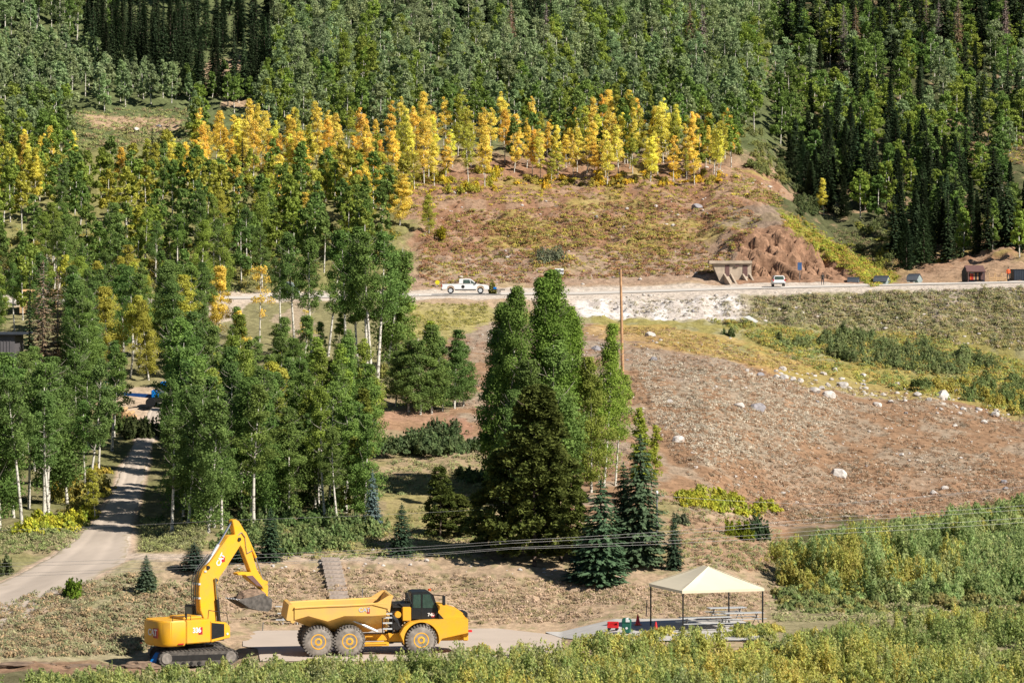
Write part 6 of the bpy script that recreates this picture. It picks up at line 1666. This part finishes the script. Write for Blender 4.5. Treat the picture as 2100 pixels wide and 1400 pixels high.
shed(1739, 1764, 587, 570, 448.5, .16, 'leftmost small shed with dark roof, partly behind the road edge')
shed(1792, 1828, 585, 567, 448.5, .30, 'middle small shed with pale green gable beside the road')
shed(1860, 1894, 585, 563, 448.5, .42, 'largest small shed with slate roof and pale green gable')
# ski hut
def hut():
    D = 449; px0, px1 = 1975, 2020; x0, x1 = X(px0, D), X(px1, D); W = x1 - x0; zb = zroad(px0, 446) - .2; H_ = zz(544, D) - zb; h = zz(556, D) - zb
    root = empty('wooden_hut', (x0, D, zb), 0, 'small brown roofed hut with colourful clothes hung along its front', 'hut')
    e = W * .2
    mb = MB(); mb.add([(0, 1.2, 0), (e, 0, 0), (e, 0, h), (e / 2 + .05, .8, H_ - .1), (0, 1.4, h)], [(0, 1, 2, 3, 4)]); mb.box(e, W, .5, 2.6, 0, h); mb.build('wall', M['navy'], root)
    mb = MB(); mb.add([(e - .1, -.15, h - .05), (W + .1, -.15, h - .05), (W - .1, 1.2, H_), (e * .6, 1.2, H_), (e - .1, 2.7, h), (W + .1, 2.7, h)], [(0, 1, 2, 3), (3, 2, 5, 4)]); r_ = mb.build('roof', M['brownpaint'], root)
    r_.modifiers.new('t', 'SOLIDIFY').thickness = .1
    for i, m in enumerate(['brownpaint', 'orange', 'redp', 'wood', 'navy', 'wood', 'navy', 'brownpaint', 'brownpaint']):
        x = e + .15 + i * (W - e - .25) / 9
        MB().box(x, x + .2, .36, .46, h * .25, h * .85).build('garment', M[m], root)
    MB().box(e + .1, e + .9, .3, .35, h * .8, h).build('sign_board', M['shedw'], root)
    for x in (e + .05, W - .1): MB().box(x, x + .1, -.1, 0, 0, h).build('post', M['brownpaint'], root)
hut()
# rails and sawhorses between hut and container
g = Vector((X(2030, 447), 447, zroad(2030, 446) - .1)); root = empty('timber_fence', g, 0, 'rough timber fence between the hut and the dark container', 'fence')
for i in range(6): MB().tube((i * .42, 0, 0), (i * .42 + (.25 if i % 2 else -.1), 0, 1.1), .05, n=6).build('post', M['timber'], root)
MB().box(-.1, 2.3, -.03, .03, .35, .5).build('rail', M['timber'], root); MB().box(-.1, 2.3, -.035, .035, .05, .2).build('rail', M['timber'], root)
D = 447.5; x0 = X(2079, D); zb = zroad(2090, 446) - .2; root = empty('storage_container', (x0, D, zb), R(4), 'dark navy storage container at the right edge of the road', 'container')
b = MB().box(0, 5, 0, 2.3, 0, zz(553, D) - zb).build('body', M['navy'], root, .03)
mb = MB()
for i in range(20): mb.box(.1 + i * .24, .2 + i * .24, -.03, 0, .1, zz(553, D) - zb - .1)
mb.build('ribs', M['navy'], root); MB().box(-.08, 5.1, -.08, 2.4, zz(553, D) - zb, zz(553, D) - zb + .08).build('roof', M['slate'], root)

# signs
def sign(px, py, w, h, D, mat, label, posts=1, letters=None, shape='box', cat='sign', name='road_sign'):
    g = ground(px, D); z = zz(py, D) - g.z
    root = empty(name, g, 0, label, cat)
    if shape == 'disc': f = MB().lathe([(-.02, w / 2), (.02, w / 2)], (0, -.06, z), n=24).build('panel', M[mat], root)
    else: f = MB().box(-w / 2, w / 2, -.08, -.04, z - h / 2, z + h / 2).build('panel', M[mat], root)
    for k in range(posts):
        x = 0 if posts == 1 else (-w * .35 if k == 0 else w * .35)
        MB().tube((x, 0, -.3), (x, 0, z + h * .4), .04, n=7).build('post', M['wire'], root)
    return root
sign(897, 579, .6, .6, 449, 'yellowsign', 'round yellow sign on a post behind the pickup', shape='disc')
r_ = sign(1147, 556, 1.15, .75, 452, 'white', 'white board with a grey band on the slope above the pale embankment', 2)
z = zz(556, 452) - ground(1147, 452).z
MB().box(-.56, .56, -.095, -.082, z - .1, z + .1).build('grey_band', M['siding'], r_)
sign(1640, 546, .55, 1.0, 448.5, 'bluesign', 'narrow blue sign on a tall post beside the white car')
# ------------------------------------------------------------------ people
def person(px, D, zb, label, top, h=1.75, face=0, arm=0.25):
    root = empty('person', (X(px, D), D, zb), face, label, 'person')
    J = {0: (0, 0, .95), 1: (0, 0, 1.15), 2: (0, .01, 1.40), 3: (0, 0, 1.50), 4: (0, -.02, 1.62), 5: (0, -.02, 1.74),
         6: (.18, 0, 1.42), 7: (.26, 0, 1.15), 8: (.24, -arm, .95), 9: (-.18, 0, 1.42), 10: (-.27, 0, 1.15), 11: (-.24, -.12, .93),
         12: (.10, 0, .90), 13: (.13, -.02, .5), 14: (.14, .02, .08), 15: (.15, -.14, .04), 16: (-.10, 0, .90), 17: (-.13, .06, .5), 18: (-.15, .1, .08), 19: (-.16, -.05, .04)}
    E = [(0, 1), (1, 2), (2, 3), (3, 4), (4, 5), (2, 6), (6, 7), (7, 8), (2, 9), (9, 10), (10, 11), (0, 12), (12, 13), (13, 14), (14, 15), (0, 16), (16, 17), (17, 18), (18, 19)]
    rad = {0: .15, 1: .14, 2: .17, 3: .06, 4: .095, 5: .07, 6: .07, 7: .045, 8: .04, 9: .07, 10: .045, 11: .04, 12: .1, 13: .065, 14: .045, 15: .04, 16: .1, 17: .065, 18: .045, 19: .04}
    me = bpy.data.meshes.new('body'); me.from_pydata([J[i] for i in range(20)], E, [])
    o = link('body', me, root); md = o.modifiers.new('skin', 'SKIN'); sv = me.skin_vertices[0].data
    for i in range(20): sv[i].radius = (rad[i], rad[i] * (.75 if i in (0, 1, 2) else 1))
    sv[0].use_root = True; o.modifiers.new('sub', 'SUBSURF').levels = 1
    bpy.context.view_layer.update()
    m2 = bpy.data.meshes.new_from_object(o.evaluated_get(bpy.context.evaluated_depsgraph_get()))
    o.modifiers.clear(); m2.materials.clear()
    for m in (M['skin'], M['cloth'], M[top]): m2.materials.append(m)
    for p in m2.polygons:
        z = p.center.z; p.material_index = 0 if z > 1.5 else 2 if z > .93 else 1; p.use_smooth = True
    o.data = m2; o.scale = (h / 1.8,) * 3
    mb = MB(); mb.lathe([(0, .13), (.05, .12), (.11, .05)], (0, 0, 0), 'Z', 14); mb.build('cap', M['dark'], root, loc=Vector((0, -.02, 1.68 * h / 1.8)))
person(2068, 445.5, zroad(2068, 446) - .05, 'person in an orange top and dark trousers standing by the timber fence', 'orange')
Dp = D_of(177, 868); gp = ground(177, Dp); person(177, Dp, gp.z, 'person in an orange vest half hidden by aspens near the blue lift', 'orange', 1.8)
gp = ground(1687, 446.5); person(1687, 441.5, zroad(1687, 441.5), 'person in dark clothes walking on the road between bunker and sheds', 'dark', 1.6)

# ------------------------------------------------------------------ blue boom lift, logs and buildings in the trees
def lift():
    D = 322.0; g = ground(322, D)
    root = empty('boom_lift', g, 0, 'bright blue boom lift with a long level boom among the aspens', 'boom lift')
    def q(px, py): return (X(px, D) - g.x, 0, zz(py, D) - g.z)
    a = q(236, 806); b = q(345, 815)
    MB().box(X(312, D) - g.x, X(346, D) - g.x, -.8, .8, .9, 1.6).build('turret', M['blue'], root, .05)
    MB().box(X(330, D) - g.x, X(343, D) - g.x, -.5, .5, 1.6, 2.4).build('mast', M['blue'], root, .04)
    mb = MB(); dz = .22
    mb.add([(a[0], -.2, a[2] - .12), (b[0], -.2, b[2] - dz), (b[0], -.2, b[2] + dz), (a[0], -.2, a[2] + .12), (a[0], .2, a[2] - .12), (b[0], .2, b[2] - dz), (b[0], .2, b[2] + dz), (a[0], .2, a[2] + .12)],
           [(0, 1, 2, 3), (7, 6, 5, 4), (0, 4, 5, 1), (1, 5, 6, 2), (2, 6, 7, 3), (3, 7, 4, 0)])
    mb.build('boom', plain('deep_blue_paint', (.01, .06, .22), .4), root)
    MB().box(X(306, D) - g.x, X(350, D) - g.x, -1, 1, .45, .9).build('chassis', M['dark'], root, .04)
    for x in (X(311, D) - g.x, X(345, D) - g.x):
        for y in (-1.05, 1.05): MB().lathe([(-.2, .45), (.2, .45)], (x, y, .45), n=20).build('wheel', M['black'], root)
    mb = MB(); x = a[0]
    for z in (0, .5, 1.0): mb.box(x - 1.1, x, -.6, -.56, a[2] + z, a[2] + z + .05); mb.box(x - 1.1, x, .56, .6, a[2] + z, a[2] + z + .05)
    for xx in (x - 1.1, x - .05):
        for y in (-.6, .56): mb.box(xx, xx + .05, y, y + .04, a[2], a[2] + 1.05)
    mb.box(x - 1.1, x, -.6, .6, a[2] - .08, a[2]); mb.build('basket', M['blue'], root)
lift()
D = 324.0; g = ground(445, D); root = empty('telehandler', g, 0, 'blue wheeled loader almost hidden behind the aspens', 'loader')
MB().box(-.2, 3.0, -1, 1, .7, 1.5).build('body', M['blue'], root, .05); MB().prism([(.9, 1.5), (1.9, 1.5), (1.8, 2.5), (1.0, 2.5)], -.6, .6).build('cab', M['blue'], root, .04)
MB().prism([(1.0, 1.6), (1.8, 1.6), (1.72, 2.35), (1.08, 2.35)], -.615, -.605).build('window', M['glass'], root)
for x in (.4, 2.5):
    for y in (-1.05, 1.05): MB().lathe([(-.2, .5), (.2, .5)], (x, y, .5), n=20).build('wheel', M['black'], root)
D0 = D_of(252, 862)
for i in range(11):
    lay = 0 if i < 5 else 1 if i < 9 else 2; j = i - (0, 5, 9)[lay]
    p = ground(252, D0); x = p.x - .9 + j * .42 + lay * .21; r = .2
    o = MB().tube((0, 0, 0), (0.1, 2.4, .1), r, r * .85, 12).build('log', M['timber'], None, 0, True, Vector((x, D0 + rng.uniform(-.2, .2), p.z + .22 + lay * .36)))
    tag(o, ['log in the bottom row of the timber pile', 'log in the middle row of the timber pile', 'log on top of the timber pile'][lay] + f', {ordinal(j)} from left', 'log', 'logs piled beside the blue boom lift')
# dark shed at left
D = 330.0; x0 = X(-70, D); g = ground(0, D); zt = zz(682, D) - g.z
root = empty('metal_shed', (x0, D, g.z), R(0), 'dark grey metal sided building at the left edge among trees', 'building')
W = X(30, D) - x0
MB().box(0, W, 0, 6, -.5, zt - .2).build('wall', M['siding'], root)
mb = MB()
for i in range(int(W / .3)): mb.box(.05 + i * .3, .12 + i * .3, -.04, 0, 0, zt - .25)
mb.build('ribs', M['siding'], root)
MB().prism([(-.3, zt - .2), (W + .9, zt - .2), (W + .9, zt), (-.3, zt)], -.5, 6.5).build('roof', M['slate'], root, .02)
MB().box(W * .3, W * .5, -.06, -.045, .1, 2.2).build('door', M['dark'], root)
D = 345.0; g = ground(148, D); x0 = X(136, D); zt = zz(688, D) - g.z
root = empty('small_shed', (x0, D, g.z), 0, 'small grey outbuilding right of the dying conifers', 'shed')
MB().box(0, 1.0, 0, 2, -.3, zt - .15).build('wall', M['plank'], root); MB().box(-.2, 1.25, -.3, 2.3, zt - .15, zt).build('roof', M['slate'], root); MB().box(.3, .75, -.03, 0, 0, 1.6).build('door', M['brownpaint'], root)
# timber framed house under construction
D = 425.0; g = ground(75, D); x0 = X(40, D); zt = zz(597, D) - g.z
root = empty('house_frame', (x0, D, g.z), 0, 'raw plywood house frame glimpsed between the trees on the left', 'building')
MB().box(0, 4.0, 0, 5, 0, zt).build('wall', M['timber'], root); MB().box(.5, 1.1, -.03, 0, zt - 1.1, zt - .2).build('window', M['dark'], root); MB().box(1.5, 2.1, -.03, 0, zt - 1.1, zt - .2).build('window', M['dark'], root)
for i in range(5): MB().box(.2 + i * .85, .3 + i * .85, -.3, 5.2, zt, zt + .22).build('joist', M['timber'], root)
# vehicle glimpsed between trunks
D = 439; px = 575; root = empty('parked_van', (X(px, D), D, zroad(px, D)), 0, 'pale teal van parked on the road behind the tall white trunks', 'van')
b = MB().prism([(0, .4), (0, 1.7), (.2, 1.9), (1.5, 1.9), (2.0, 1.2), (2.4, 1.0), (2.45, .4)], -.85, .85).build('body', M['shedw'], root, .05)
MB().prism([(.3, 1.25), (.35, 1.7), (1.4, 1.7), (1.75, 1.25)], -.865, -.855).build('window', M['glass'], b)
for x in (.45, 2.0): MB().lathe([(-.1, .3), (.1, .3)], (x, -.8, .3), n=18).build('wheel', M['black'], root)
from collections import Counter
print(Counter(t['name'] for t in TREES))
print('TREES', len(TREES), 'individual aspens', len(keep), 'rest', len(rest), 'objects', len(bpy.data.objects))
